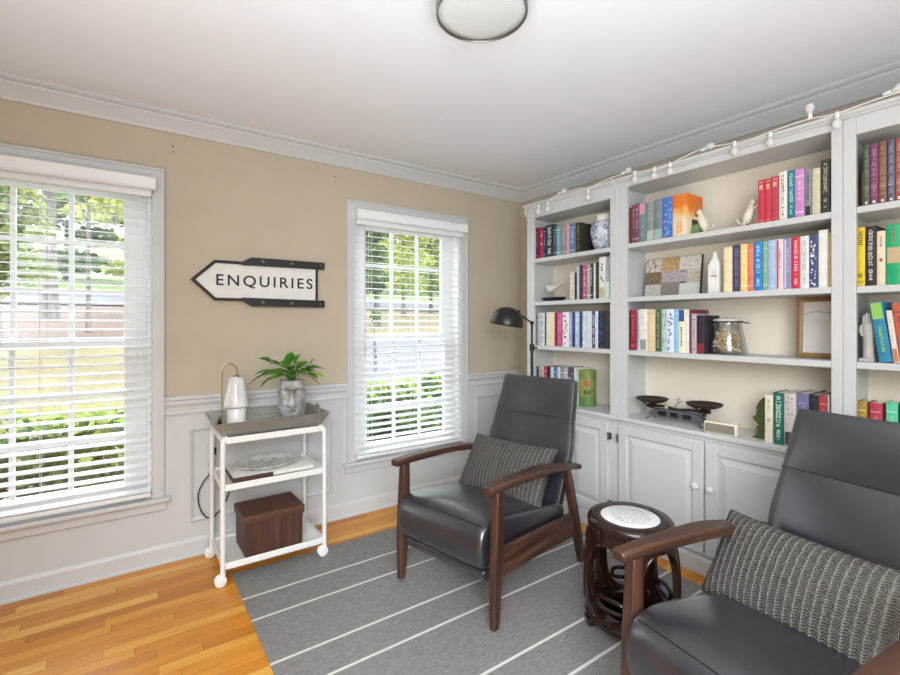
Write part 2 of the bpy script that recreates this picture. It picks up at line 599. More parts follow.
def make_blind(x0, x1, label, wand_x=None, tassel_x=None):
    t = thing('window_blind', label, 'window blind', ((x0 + x1) / 2, YW - .02, WZ1 - .003), 0, 'white slatted window blinds')
    hw = (x1 - x0) / 2
    bm = B()
    box(bm, -hw + .004, hw - .004, -.026, .026, -.045, 0)
    obj('headrail', bm, M['blind'], t, .002)
    bm = B()      # valance with returns
    prof = [(-.060, -.062), (-.052, -.062), (-.050, -.050), (-.050, -.012), (-.052, 0), (-.064, 0), (-.066, -.010), (-.062, -.020), (-.062, -.046), (-.066, -.054)]
    loft(bm, [[V(x, y, z + .048) for y, z in prof] for x in (-hw - .006, hw + .014)])
    box(bm, hw + .002, hw + .014, -.051, -.002, -.012, .048)
    box(bm, -hw - .006, -hw - .000, -.051, -.002, -.012, .048)
    obj('valance', bm, M['blind'], t, 0, smooth=20)
    bm = B()
    z = -.072
    tilt = R(8)
    zb = .385 - (WZ1 - .003)
    while z > zb + .02:
        ring = []
        pts = []
        for s in (-1, -.5, 0, .5, 1):
            yy = .025 * s
            pts.append((yy * math.cos(tilt), yy * math.sin(tilt) + .0022 * (1 - s * s)))
        prof = [(y, zz + .0014) for y, zz in pts] + [(y, zz - .0014) for y, zz in reversed(pts)]
        loft(bm, [[V(x, y, zz + z) for y, zz in prof] for x in (-hw + .006, hw - .006)])
        z -= .0445
    obj('slats', bm, M['blind'], t, smooth=40)
    bm = B()
    box(bm, -hw + .006, hw - .006, -.026, .026, zb - .010, zb + .010)
    obj('bottom_rail', bm, M['blind'], t, .003)
    bm = B()
    for xx in (-hw + .11, 0, hw - .11):
        for yy in (-.027, .027):
            tube(bm, [(xx, yy, -.04), (xx, yy, zb)], .0011, 5)
    obj('ladder_cords', bm, M['wirewhite'], t)
    if wand_x is not None:
        bm = B()
        xx = wand_x - (x0 + x1) / 2
        tube(bm, [(xx, -.048, -.070), (xx, -.048, -.93)], .0040, 8)
        tube(bm, [(xx, -.048, -.070), (xx, -.030, -.045)], .002, 6)
        obj('wand', bm, plain('#c9c9c6', .2, .02, 30), t)
    if tassel_x is not None:
        for dx in (-.012, .012):
            bm = B()
            xx = tassel_x - (x0 + x1) / 2 + dx
            tube(bm, [(xx, -.036, -.045), (xx, -.036, -.855)], .0009, 5)
            lathe(bm, [(.002, 0), (.005, -.008), (.007, -.024), (.003, -.028)], 10, (xx, -.036, -.853))
            obj('pull_cord', bm, M['wirewhite'], t)
    return t
make_blind(*WIN[0], 'open white slatted blind in the left window beside the white cart', None, .070)
make_blind(*WIN[1], 'open white slatted blind with a tilt wand, in the right window behind the armchair', 1.318)

# ------------------------------------------------------------------ built-in bookcases
XF = 2.42
def make_unit(label, yl, yr, ol, or_, otop, shelves, doors, hinge_side=None, knobs=(), left_end=False):
    """yl > yr: outer faces; ol, or_: opening; doors: list of (y_hi, y_lo)"""
    t = thing('built_in_bookcase', label, 'bookcase', (XF, (yl + yr) / 2, 0), 0, 'white built-in bookcases')
    cy = (yl + yr) / 2
    def P(name, x0, x1, y0, y1, z0, z1, bevel=.0015, mat='case', par=None):
        return boxobj(name, (x0 - XF, x1 - XF, min(y0, y1) - cy, max(y0, y1) - cy, z0, z1), M[mat], par or t, bevel)
    zt = 2.138
    P('side_panel', XF + .02, 2.80, yl - .0005, yl - .018, .73, zt - .02)
    P('side_panel', XF + .02, 2.80, yr + .018, yr + .0005, .73, zt - .02)
    P('stile', XF, XF + .02, yl - .0005, ol - 0, .73, zt - .02)
    P('stile', XF, XF + .02, or_, yr + .0005, .73, zt - .02)
    P('header', XF, XF + .02, ol, or_, otop, zt - .02)
    P('back_panel', 2.68, 2.695, yl - .018, yr + .018, .73, zt - .02, 0, 'caseback')
    P('soffit', XF + .02, 2.68, yl - .018, yr + .018, otop + .004, otop + .024)
    # top board with a small cornice profile
    bm = B()
    prof = [(2.80, zt - .02), (XF, zt - .02), (XF - .006, zt - .018), (XF - .010, zt - .012), (XF - .020, zt - .006), (XF - .020, zt + .006), (2.80, zt + .006)]
    ye = yl + (.018 if left_end else -.0005)
    loft(bm, [[V(x - XF, y - cy, z) for x, z in prof] for y in (ye, yr + .0005)])
    obj('cornice', bm, M['case'], t, smooth=20)
    if left_end:
        bm = B()
        box(bm, -.012, .02, yl - cy, yl - cy + .014, zt - .075, zt - .02)
        box(bm, -.016, .02, yl - cy, yl - cy + .018, zt - .048, zt - .034)
        obj('corbel', bm, M['case'], t, .003)
    for z in shelves:
        P('shelf', XF + .021, 2.68, yl - .0182, yr + .0182, z - .028, z, .0015)
        P('shelf_edging', XF + .003, XF + .0209, ol, or_, z - .028, z, .003)
    # counter, base cabinet
    P('counter', XF - .018, 2.68, yl - .0005, yr + .0005, .706, .73, .004)
    P('cabinet_box', XF, 2.80, yl - .0005, yr + .0005, .0, .706, .001)
    P('plinth', XF - .016, XF, yl - .0005, yr + .0005, 0, .088, .004)
    P('frieze_strip', XF - .006, XF, yl - .0005, yr + .0005, .690, .706, .002)
    for i, (a, b) in enumerate(doors):
        dz0, dz1 = .112, .684
        d0, d1 = a - cy, b - cy            # d0 > d1
        x_f = -.019
        st = .056
        bm = B()
        box(bm, x_f, -.0005, d0 - st, d0, dz0, dz1)
        box(bm, x_f, -.0005, d1, d1 + st, dz0, dz1)
        box(bm, x_f, -.0005, d1 + st, d0 - st, dz0, dz0 + st)
        box(bm, x_f, -.0005, d1 + st, d0 - st, dz1 - st, dz1)
        dr = obj('door', bm, M['case'], t, .003)
        # raised panel: recess then sloping field
        bm = B()
        y0, y1, z0, z1 = d1 + st, d0 - st, dz0 + st, dz1 - st
        def ring(inset, x):
            return [V(x, y0 + inset, z0 + inset), V(x, y1 - inset, z0 + inset), V(x, y1 - inset, z1 - inset), V(x, y0 + inset, z1 - inset)]
        loft(bm, [ring(0, -.001), ring(0, -.006), ring(.006, -.006), ring(.036, -.0155), ring(.038, -.0165), ring(.040, -.0165)])
        obj('raised_panel', bm, M['case'], dr, smooth=12)
        ky = knobs[i] if i < len(knobs) else None
        if ky is not None:
            bm = B()
            mt = Matrix.Translation((x_f, ky - cy, .455)) @ Matrix.Rotation(R(-90), 4, 'Y')
            lathe(bm, [(.007, 0), (.006, .010), (.0155, .016), (.0175, .022), (.015, .029), (.006, .032)], 20, mtx=mt)
            obj('knob', bm, M['knob'], dr)
        hy = a if hinge_side is None or hinge_side[i] == 'l' else b
        for hz in (.60, .19):
            bm = B()
            sgn = 1 if hy == a else -1
            tube(bm, [(x_f - .003, hy - cy + .006 * sgn, hz - .024), (x_f - .003, hy - cy + .006 * sgn, hz + .024)], .0045, 8)
            box(bm, -.006, -.002, min(hy, hy + .018 * sgn) - cy, max(hy, hy + .018 * sgn) - cy, hz - .020, hz + .020)
            hg = obj('hinge', bm, M['steel'], dr)
            hg['label'] = 'small metal door hinge'
    return t
make_unit('narrow white built-in bookcase in the corner, holding a blue and white jar',
          2.478, 1.712, 2.407, 1.765, 2.042, (1.747, 1.438, 1.125), [(2.437, 2.108), (2.100, 1.770)], 'lr', (2.135, 2.070), True)
make_unit('wide white built-in bookcase in the middle, with a balance scale on its counter',
          1.712, .645, 1.648, .684, 2.085, (1.751, 1.437, 1.125), [(1.694, 1.200), (1.190, .690)], 'lr', (1.232, 1.158))
make_unit('white built-in bookcase at the right edge, holding the broad green book',
          .645, -.14, .603, -.075, 2.045, (1.755, 1.433, 1.128), [(.598, .262), (.254, -.085)], 'lr', (.290, .226))

# ------------------------------------------------------------------ rug
bm = B()
box(bm, .448, 2.305, .15, 2.585, .0005, .0055)
rug = obj('rug', bm, M['rug'], None, .002)
tag(rug, 'grey flatwoven rug with thin pale stripes under the armchairs', 'rug')
RZ = .0058

# ------------------------------------------------------------------ recliner armchairs (local x = viewer's right, y = towards the back)
def make_chair(label):
    t = thing('armchair', label, 'armchair', (0, 0, RZ), 0, 'black leather armchairs with wooden arms')
    # seat: section in y,z swept across x with soft ends
    prof = [(.010, .232), (-.034, .244), (-.050, .272), (-.054, .330), (-.048, .384), (-.026, .420), (.022, .437), (.10, .436), (.22, .418), (.36, .394), (.50, .370), (.62, .350), (.66, .330), (.66, .250), (.62, .215), (.30, .222)]
    cy_, cz_ = .30, .32
    bm = B()
    rings = []
    for x, s, bul in ((-.266, .90, 0), (-.262, .955, 0), (-.250, .99, .002), (-.20, 1, .006), (-.10, 1, .012), (0, 1, .014), (.10, 1, .012), (.20, 1, .006), (.250, .99, .002), (.262, .955, 0), (.266, .90, 0)):
        ring = []
        for y, z in prof:
            ins = (1 - s) * .22
            yy = y + (ins if y < cy_ else -ins)
            zz = z + (ins if z < cz_ else -ins) + (bul if z > .36 and y > .0 else 0)
            ring.append(V(x, yy, zz))
        rings.append(ring)
    loft(bm, rings)
    obj('seat', bm, M['leather'], t, smooth=60, sub=1)
    # thin dark line along the top front edge
    bm = B()
    for z, y in ((.424, -.018),):
        tube(bm, [(-.258, y, z - .004), (-.2, y - .001, z), (0, y - .001, z + .001), (.2, y - .001, z), (.258, y, z - .004)], .0016, 6)
    obj('seat_edge_line', bm, M['seam'], t)
    # backrest: rounded slab leaning back
    bm = B()
    rings = []
    b0, b1 = V(0, .578, .272), V(0, .806, .968)
    up = (b1 - b0).normalized()
    nrm = V(0, -up.z, up.y)                   # out of the front face, towards the sitter
    L = (b1 - b0).length
    for s, hw, thk, bulge in ((0, .238, .045, 0), (.012, .246, .058, .004), (.06, .255, .064, .010), (.2, .262, .066, .016), (.38, .272, .066, .018), (.46, .278, .066, .018), (.56, .272, .064, .015), (.685, .260, .063, .004), (.70, .2595, .063, -.001), (.715, .259, .063, .004), (.80, .254, .062, .012), (.93, .247, .060, .012), (.975, .245, .056, .008), (.995, .242, .046, 0), (1.0, .236, .030, -.006)):
        c = b0 + up * (L * s)
        r_ = .016
        ring = []
        pts = [(-hw, -.012), (-hw + .004, -.003), (-hw + .016, .0), (-hw * .5, bulge * .8), (0, bulge), (hw * .5, bulge * .8), (hw - .016, .0), (hw - .004, -.003), (hw, -.012), (hw, -thk + .014), (hw - .014, -thk), (0, -thk - .004), (-hw + .014, -thk), (-hw, -thk + .014)]
        for x, d in pts:
            ring.append(V(x, 0, 0) + c + nrm * d)
        rings.append(ring)
    loft(bm, rings)
    obj('backrest', bm, M['leather'], t, smooth=50, sub=1)
    bm = B()
    c = b0 + up * (L * .70)
    tube(bm, [V(x, 0, 0) + c + nrm * d for x, d in ((-.2605, -.012), (-.2555, -.001), (-.12, .0005), (0, .001), (.12, .0005), (.2555, -.001), (.2605, -.012))], .0024, 6)
    obj('headrest_seam', bm, M['seam'], t)
    # folded leg rest under the seat
    bm = B()
    prof = [(.010, .232), (-.008, .222), (-.006, .205), (.012, .178), (.05, .160), (.12, .150), (.50, .168), (.52, .215), (.50, .225)]
    loft(bm, [[V(x, y, z) for y, z in prof] for x in (-.245, .245)])
    obj('leg_rest', bm, M['leather'], t, .008, 3, smooth=50)
    # arms
    for s in (-1, 1):
        bm = B()
        rings = []
        for y, zc, w, th, xo in ((-.044, .586, .042, .026, 0), (-.037, .587, .048, .032, 0), (.06, .590, .054, .034, .001), (.18, .589, .064, .034, .003), (.33, .583, .078, .032, .006), (.40, .578, .080, .031, .006), (.52, .562, .070, .030, .004), (.63, .542, .058, .030, .002), (.715, .523, .048, .030, 0), (.742, .516, .044, .026, 0)):
            x = s * (.290 + xo)
            h, v_ = w / 2, th / 2
            rings.append([V(x - h, y, zc - v_ * .5), V(x - h + .006, y, zc - v_), V(x + h - .006, y, zc - v_), V(x + h, y, zc - v_ * .5), V(x + h, y, zc + v_ * .5), V(x + h - .006, y, zc + v_), V(x - h + .006, y, zc + v_), V(x - h, y, zc + v_ * .5)])
        loft(bm, rings)
        obj('armrest', bm, M['walnut'], t, smooth=35)
        bm = B()      # front leg, tapered
        rings = []
        for z, yc, d, w in ((0, .006, .034, .027), (.02, .007, .037, .029), (.20, .014, .053, .038), (.34, .020, .055, .040), (.50, .026, .046, .038), (.574, .028, .042, .036)):
            x = s * .292
            rings.append([V(x - w / 2, yc - d / 2, z), V(x + w / 2, yc - d / 2, z), V(x + w / 2, yc + d / 2, z), V(x - w / 2, yc + d / 2, z)])
        loft(bm, rings)
        obj('front_leg', bm, M['walnutz'], t, .005, 2)
        bm = B()      # rear leg raking back
        rings = []
        for z, yc, d, w in ((0, .772, .044, .028), (.04, .762, .046, .030), (.25, .700, .052, .034), (.40, .655, .046, .034), (.530, .615, .040, .032)):
            x = s * .294
            rings.append([V(x - w / 2, yc - d / 2, z), V(x + w / 2, yc - d / 2, z), V(x + w / 2, yc + d / 2, z), V(x - w / 2, yc + d / 2, z)])
        loft(bm, rings)
        obj('rear_leg', bm, M['walnutz'], t, .004, 2)
        bm = B()      # side rail
        x = s * .292
        loft(bm, [[V(x - .013, y, z0), V(x + .013, y, z0), V(x + .013, y, z1), V(x - .013, y, z1)] for y, z0, z1 in ((.026, .210, .328), (.35, .192, .308), (.675, .168, .288))])
        obj('side_rail', bm, M['walnut'], t, .004, 2)
    bm = B()
    box(bm, -.28, .28, .655, .675, .19, .27)
    obj('back_stretcher', bm, M['walnut'], t, .004)
    return t
chair1 = make_chair('black leather armchair facing the room with its back to the corner floor lamp')
chair2 = copy_tree(chair1)
chair2['label'] = 'black leather armchair nearest the camera, cut off by the right edge'
chair1.location = (1.197, 1.771, RZ); chair1.rotation_euler.z = R(-77.5)
chair2.location = (1.203, .557, RZ); chair2.rotation_euler.z = R(-98.4)

def make_pillow(label, w, h, d, mat):
    bm = B()
    n, m = 24, 16
    def surf(i, j, side):
        u = -1 + 2 * i / n
        v = -1 + 2 * j / m
        e = max(0, (1 - u * u)) ** .42 * max(0, (1 - v * v)) ** .42
        pinch_u = 1 - .055 * (1 - v * v)
        pinch_v = 1 - .075 * (1 - u * u)
        return V(u * pinch_u * w / 2, side * d / 2 * e, v * pinch_v * h / 2)
    rows = {}
    for side in (-1, 1):
        g = [[bm.verts.new(surf(i, j, side)) for j in range(m + 1)] for i in range(n + 1)]
        for i in range(n):
            for j in range(m):
                bm.faces.new((g[i][j], g[i + 1][j], g[i + 1][j + 1], g[i][j + 1]))
    bmesh.ops.remove_doubles(bm, verts=bm.verts[:], dist=1e-5)
    o = obj('throw_pillow', bm, mat, None, smooth=80, sub=1)
    tag(o, label, 'pillow', 'grey knitted throw pillows')
    return o
def place_on_chair(o, chair, loc, lean, roll=0, yaw=0):
    th = chair.rotation_euler.z
    mt = Matrix.Translation(chair.location) @ Matrix.Rotation(th, 4, 'Z') @ Matrix.Translation(loc) @ Matrix.Rotation(yaw, 4, 'Z') @ Matrix.Rotation(-lean, 4, 'X') @ Matrix.Rotation(roll, 4, 'Y')
    o.matrix_world = mt
p1 = make_pillow('grey knitted pillow on the armchair in the corner', .555, .335, .17, M['knit'])
place_on_chair(p1, chair1, (-.010, .503, .495), R(33))
p2 = make_pillow('grey knitted pillow on the armchair nearest the camera', (.530), .318, .17, M['knit'])
place_on_chair(p2, chair2, (-.075, .472, .480), R(33))

# ------------------------------------------------------------------ drum stool
t = thing('garden_stool', 'dark carved wooden drum stool with a white marble top between the armchairs', 'stool', (1.775, 1.195, RZ))
H = .452
bm = B()
lathe(bm, [(.120, H - .012), (.120, H), (.156, H + .004), (.166, H), (.174, H - .010), (.176, H - .022), (.172, H - .032), (.164, H - .036), (.163, H - .046), (.120, H - .046)], 48)
# close the ring underside
obj('top_ring', bm, M['rosewood'], t, smooth=35)
bm = B()
lathe(bm, [(.001, H - .008), (.1195, H - .008), (.1195, H - .001), (.116, H + .001), (.001, H + .001)], 48)
k = N('white marble with grey engraved motif')
f = k.noise(7, 4)
base = k.ramp(f, [(.3, '#dcdcdc'), (.6, '#f0f0f0')])
v = k.n('ShaderNodeTexVoronoi', feature='DISTANCE_TO_EDGE'); v.inputs['Scale'].default_value = 75; k.l(k.coord(), v.inputs['Vector'])
n2 = k.noise(60, 4)
ln = k.math('LESS_THAN', k.math('ADD', v.outputs['Distance'], k.math('MULTIPLY', n2, .12)), .13)
ds = k.n('ShaderNodeVectorMath', operation='LENGTH')
cm = k.n('ShaderNodeMapping'); cm.inputs['Scale'].default_value = (1, 1, 0); k.l(k.coord(), cm.inputs[0]); k.l(cm.outputs[0], ds.inputs[0])
inside = k.math('LESS_THAN', k.math('ADD', ds.outputs['Value'], k.math('MULTIPLY', n2, .05)), .106)
k.col(k.mix(k.math('MULTIPLY', k.math('MULTIPLY', ln, inside), .6), base, '#7d8186'))
k.set(Roughness=.3)
mi = obj('marble_inlay', bm, k.m, t, smooth=35)
mi['label'] = 'white marble inlay with a grey flower motif'
bm = B()
for i in range(30):
    a = 2 * math.pi * i / 30
    sphere(bm, (.1665 * math.cos(a), .1665 * math.sin(a), H - .043), .0085, 8, 6)
obj('stud_row', bm, M['rosewood'], t)
NL = 5
def barrel(z):
    """outer radius of the drum at height z"""
    u = (z - .20) / .21
    return .194 - .026 * u * u
for i in range(NL):
    a0 = 2 * math.pi * (i + .5) / NL + R(149)
    ha = math.pi / NL
    zc_, zh = .232, .176          # panel from z .056 to .408
    bm = B()
    NS = 48
    def panel_pt(u, v, inner):
        z = zc_ + v * zh
        r = barrel(z) - (.024 if inner else 0)
        return V(r * math.cos(a0 + u * ha), r * math.sin(a0 + u * ha), z)
    loops = []
    oval, outer_ = [], []
    for j in range(NS):
        q = 2 * math.pi * (j + .5) / NS
        c_, s_ = math.cos(q), math.sin(q)
        oval.append((.80 * math.copysign(abs(c_) ** .8, c_), -.08 + .84 * math.copysign(abs(s_) ** .8, s_)))
        m_ = max(abs(c_), abs(s_))
        outer_.append((c_ / m_, s_ / m_))
    seq = []
    for f_ in (0, .25, .5, .75, 1):
        seq.append([(o[0] + (e_[0] - o[0]) * f_, o[1] + (e_[1] - o[1]) * f_) for o, e_ in zip(oval, outer_)])
    rings = [[panel_pt(u * .999, v, False) for u, v in sq] for sq in seq] + [[panel_pt(u * .999, v, True) for u, v in sq] for sq in reversed(seq)]
    loft(bm, rings, cap=False, closed=True)
    obj('body_panel', bm, M['rosewood'], t, smooth=40)
    # raised bead around the opening
    bm = B()
    pts = []
    for u, v in oval:
        p = panel_pt(u * 1.05, -.08 + (v + .08) * 1.04, False)
        pts.append(p)
    tube(bm, pts, .0042, 6, closed=True)
    obj('opening_bead', bm, M['rosewood'], t)
for i in range(NL):       # pierced fretwork between the legs, low down
    a = 2 * math.pi * (i + .5) / NL + R(149)
    bm = B()
    pts = []
    for k_ in range(24):
        q = 2 * math.pi * k_ / 24
        du = .060 * math.copysign(abs(math.cos(q)) ** .5, math.cos(q))
        dz = .022 * math.copysign(abs(math.sin(q)) ** .5, math.sin(q))
        aa = a + du / .160
        pts.append((.160 * math.cos(aa), .160 * math.sin(aa), .128 + dz))
    tube(bm, pts, .009, 6, closed=True)
    obj('fret_loop', bm, M['rosewood'], t)
bm = B()
lathe(bm, [(.118, .030), (.118, .058), (.174, .058), (.184, .050), (.186, .040), (.180, .030), (.118, .030)], 48)
obj('base_ring', bm, M['rosewood'], t, smooth=35)
for i in range(NL):
    a = 2 * math.pi * i / NL + R(149)
    bm = B()
    mt = Matrix.Rotation(a, 4, 'Z')
    loft(bm, [[mt @ V(.145 - 0, -.026 * s, z), mt @ V(.190, -.026 * s, z), mt @ V(.190, .026 * s, z), mt @ V(.145, .026 * s, z)] for z, s in ((0, .75), (.012, 1), (.031, 1.15))])
    obj('foot', bm, M['rosewood'], t, .003)

# ------------------------------------------------------------------ floor lamp behind the chair
lx, ly = 2.243, 2.250
t = thing('floor_lamp', 'black metal pharmacy floor lamp standing in front of the corner bookcase', 'lamp', (lx, ly, 0))
bm = B()
lathe(bm, [(.118, 0), (.120, .008), (.112, .016), (.030, .022), (.014, .034)], 36)
obj('base', bm, M['blackm'], t, smooth=35)
bm = B()
tube(bm, [(0, 0, .03), (0, 0, 1.120)], .0105, 12)
tube(bm, [(0, 0, 1.12), (0, 0, 1.285)], .0075, 12)
obj('pole', bm, M['blackm'], t)
bm = B()
lathe(bm, [(.008, 1.095), (.0165, 1.10), (.0165, 1.14), (.008, 1.145)], 14)
tube(bm, [(0, 0, 1.12), (.026, -.026, 1.12)], .006, 8)
obj('height_collar', bm, M['blackm'], t)
bm = B()
sphere(bm, (0, 0, 1.285), .015, 12, 8)
obj('elbow_joint', bm, M['blackm'], t)
dirx = Vector((-.816, .573, 0))       # towards the left of the view
tip = dirx * .098 + V(0, 0, 1.352)
bm = B()
tube(bm, [(0, 0, 1.285), tip], .006, 10)
obj('arm', bm, M['blackm'], t)
bm = B()
tube(bm, [tip + V(0, 0, -.02), tip + V(0, 0, .02)], .017, 12)
tube(bm, [tip - dirx * .02, tip + dirx * .03], .011, 10)
obj('shade_joint', bm, M['blackm'], t)
sc_ = dirx * .168 + V(0, 0, 1.302)
mt = Matrix.Translation(sc_) @ Matrix.Rotation(R(9), 4, Vector((.573, .816, 0)))
bm = B()
out_ = [(.112, -.036), (.114, -.030), (.113, -.010), (.104, .025), (.086, .055), (.060, .077), (.030, .088), (.002, .091)]
inn = [(r - .003, z - .003) for r, z in out_[1:-1]]
lathe(bm, [(.002, .085)] + list(reversed(inn)) + out_, 36, mtx=mt, cap=False)
obj('lamp_shade', bm, M['black'], t, smooth=40)
bm = B()
sphere(bm, sc_ + V(0, 0, .01), .028, 14, 10)
obj('bulb', bm, plain('#f4f2ec', .3, .01, 5), t)

# ------------------------------------------------------------------ arrow sign
SY = YW - .001
t = thing('wall_sign', 'white arrow shaped wooden sign reading ENQUIRIES with black iron edging', 'sign', (.68, SY, 1.53))
def sgn(poly, y0, y1, name, mat, bevel=.001, par=t):
    bm = B()
    prism(bm, [(x - .68, z - 1.53) for x, z in poly], lambda u, v, w: (u, w, v), y0, y1)
    return obj(name, bm, mat, par, bevel)
outer = [(.296, 1.527), (.417, 1.643), (1.012, 1.643), (1.012, 1.412), (.417, 1.412)]
inner = [(.322, 1.527), (.424, 1.626), (.999, 1.626), (.999, 1.429), (.424, 1.429)]
sgn(outer, -.016, 0, 'sign_board', plain('#e6e3dc', .6, .03, 14))
bm = B()
rings = []
for poly, y in ((outer, -.0162), (outer, -.0225), (inner, -.0225), (inner, -.0162)):
    rings.append([V(x - .68, y, z - 1.53) for x, z in poly])
loft(bm, rings, cap=False, closed=True)
obj('black_border', bm, plain('#242322', .6, .04, 60), t, smooth=20)
for s in (1, -1):
    def fl(z):
        return z if s == 1 else 2 * 1.5275 - z
    bar = sgn([(.560, fl(1.641)), (.612, fl(1.671)), (1.054, fl(1.671)), (1.054, fl(1.627)), (.560, fl(1.622))], -.031, -.0226, 'iron_bracket_bar', plain('#222120', .5, .05, 60), .0015)
    for bx in (.676, .845, 1.030):
        bm = B()
        mt = Matrix.Translation((bx - .68, -.031, fl(1.650) - 1.53)) @ Matrix.Rotation(R(90), 4, 'X')
        lathe(bm, [(.0085, 0), (.0085, .002), (.005, .005), (.001, .0055)], 12, mtx=mt)
        obj('bolt_head', bm, M['steel'], bar)
fc = bpy.data.curves.new('letters', 'FONT')
fc.body = 'ENQUIRIES'
fc.size = .118
fc.extrude = .0012
fc.offset = .0012
fc.space_character = 1.30
fc.align_x = 'CENTER'
fc.align_y = 'CENTER'
fo = bpy.data.objects.new('letters', fc)
COL.objects.link(fo)
bpy.context.view_layer.update()
me = bpy.data.meshes.new_from_object(fo.evaluated_get(bpy.context.evaluated_depsgraph_get()))
bpy.data.objects.remove(fo)
xs_ = [v.co.x for v in me.vertices]; ys_ = [v.co.y for v in me.vertices]
sx_ = .552 / (max(xs_) - min(xs_)); sy_ = .076 / (max(ys_) - min(ys_))
cx_ = (max(xs_) + min(xs_)) / 2; cy_ = (max(ys_) + min(ys_)) / 2
for v in me.vertices:
    v.co = Vector(((v.co.x - cx_) * sx_ + (.703 - .68), -.0172 - v.co.z, (v.co.y - cy_) * sy_ + (1.526 - 1.53)))
me.materials.clear(); me.materials.append(plain('#1f1e1e', .6, .02, 40))
lo = bpy.data.objects.new('lettering', me)
COL.objects.link(lo); lo.parent = t
lo['label'] = 'black capital letters reading ENQUIRIES'

# screws left in the wall above the sign
for hx, lab in ((.217, 'pair of small screws in the wall right of the left window top'), (1.133, 'pair of small screws in the wall above and left of the right window')):
    t = thing('wall_screw', lab, 'screw', (hx, YW, 2.232))
    for dz in (-.016, .016):
        bm = B()
        tube(bm, [(0, .002, dz), (0, -.004, dz)], .0042, 8)
        obj('screw_head', bm, plain('#6f5f4a', .6, .03, 50), t)

# ------------------------------------------------------------------ ceiling light
t = thing('ceiling_light', 'round white flush ceiling light with a thin metal rim', 'ceiling light', (.998, 1.240, ZC))
bm = B()
lathe(bm, [(.146, 0), (.146, -.060), (.1495, -.064), (.1495, -.074), (.151, -.077), (.1545, -.077), (.156, -.074), (.156, -.004), (.150, 0)], 64)
obj('metal_rim', bm, M['steel'], t, smooth=35)
bm = B()
lathe(bm, [(.1490, -.066), (.147, -.0695), (.12, -.074), (.08, -.0775), (.002, -.079)], 64)
obj('diffuser', bm, plain('#d4d4d2', .35, .01, 4), t, smooth=60)

# ------------------------------------------------------------------ utility cart and what stands on it
cx0, cx1, cy0, cy1 = .392, .906, 2.502, 2.852
t = thing('utility_cart', 'white metal three-tier cart on casters under the arrow sign', 'cart', ((cx0 + cx1) / 2, (cy0 + cy1) / 2, 0))
hw, hd = (cx1 - cx0) / 2, (cy1 - cy0) / 2
for z in (.105, .490, .722):
    bm = B()
    zt, zb = z, z - .034
    def rr(ins, zz, rad):
        pts = []
        a_, b_ = hw - ins, hd - ins
        for qx, qy, st in ((1, 1, 0), (-1, 1, 90), (-1, -1, 180), (1, -1, 270)):
            for k_ in range(5):
                q = R(st + 22.5 * k_)
                pts.append(V(qx * (a_ - rad) + rad * math.cos(q), qy * (b_ - rad) + rad * math.sin(q), zz))
        return pts
    # shallow tray: outer skirt, lip and recessed bed
    loft(bm, [rr(.004, zb, .03), rr(0, zb + .004, .03), rr(0, zt - .003, .03), rr(.003, zt, .028), rr(.007, zt - .001, .026), rr(.012, zt - .012, .022), rr(.016, zt - .014, .02)])
    obj('tray_shelf', bm, M['cart'], t, smooth=35)
for sx in (-1, 1):
    for sy in (-1, 1):
        bm = B()
        x, y = sx * (hw - .002), sy * (hd - .002)
        up_r = .0058 if (sx > 0 and sy < 0) else 0.0      # this caster stands on the rug
        tube(bm, smoothpath([(x, y, .052), (x, y, .30), (x, y, .66), (x - sx * .004, y - sy * .004, .700), (x - sx * .022, y - sy * .022, .716)], 5), .0115, 10)
        lg = obj('leg', bm, M['cart'], t)
        bm = B()
        tube(bm, [(x, y, .046), (x, y, .062)], .014, 10)
        box(bm, x - .012, x + .012, y - .004, y + .004, .030, .048)
        ca = obj('caster', bm, M['cart'], lg, .002)
        bm = B()
        wy = 1
        for dx in (-.011, .011):
            mt = Matrix.Translation((x + dx - .004, y + .006, .0325)) @ Matrix.Rotation(R(90), 4, 'Y') if False else Matrix.Translation((x - .010, y + dx, .0275 + up_r)) @ Matrix.Rotation(R(90), 4, 'X')
            lathe(bm, [(.004, -.007), (.022, -.007), (.027, -.004), (.027, .004), (.022, .007), (.004, .007)], 20, mtx=mt)
        tube(bm, [(x - .010, y - .017, .0275 + up_r), (x - .010, y + .017, .0275 + up_r)], .005, 8)
        wl = obj('caster_wheel', bm, M['cart'], lg, smooth=35)

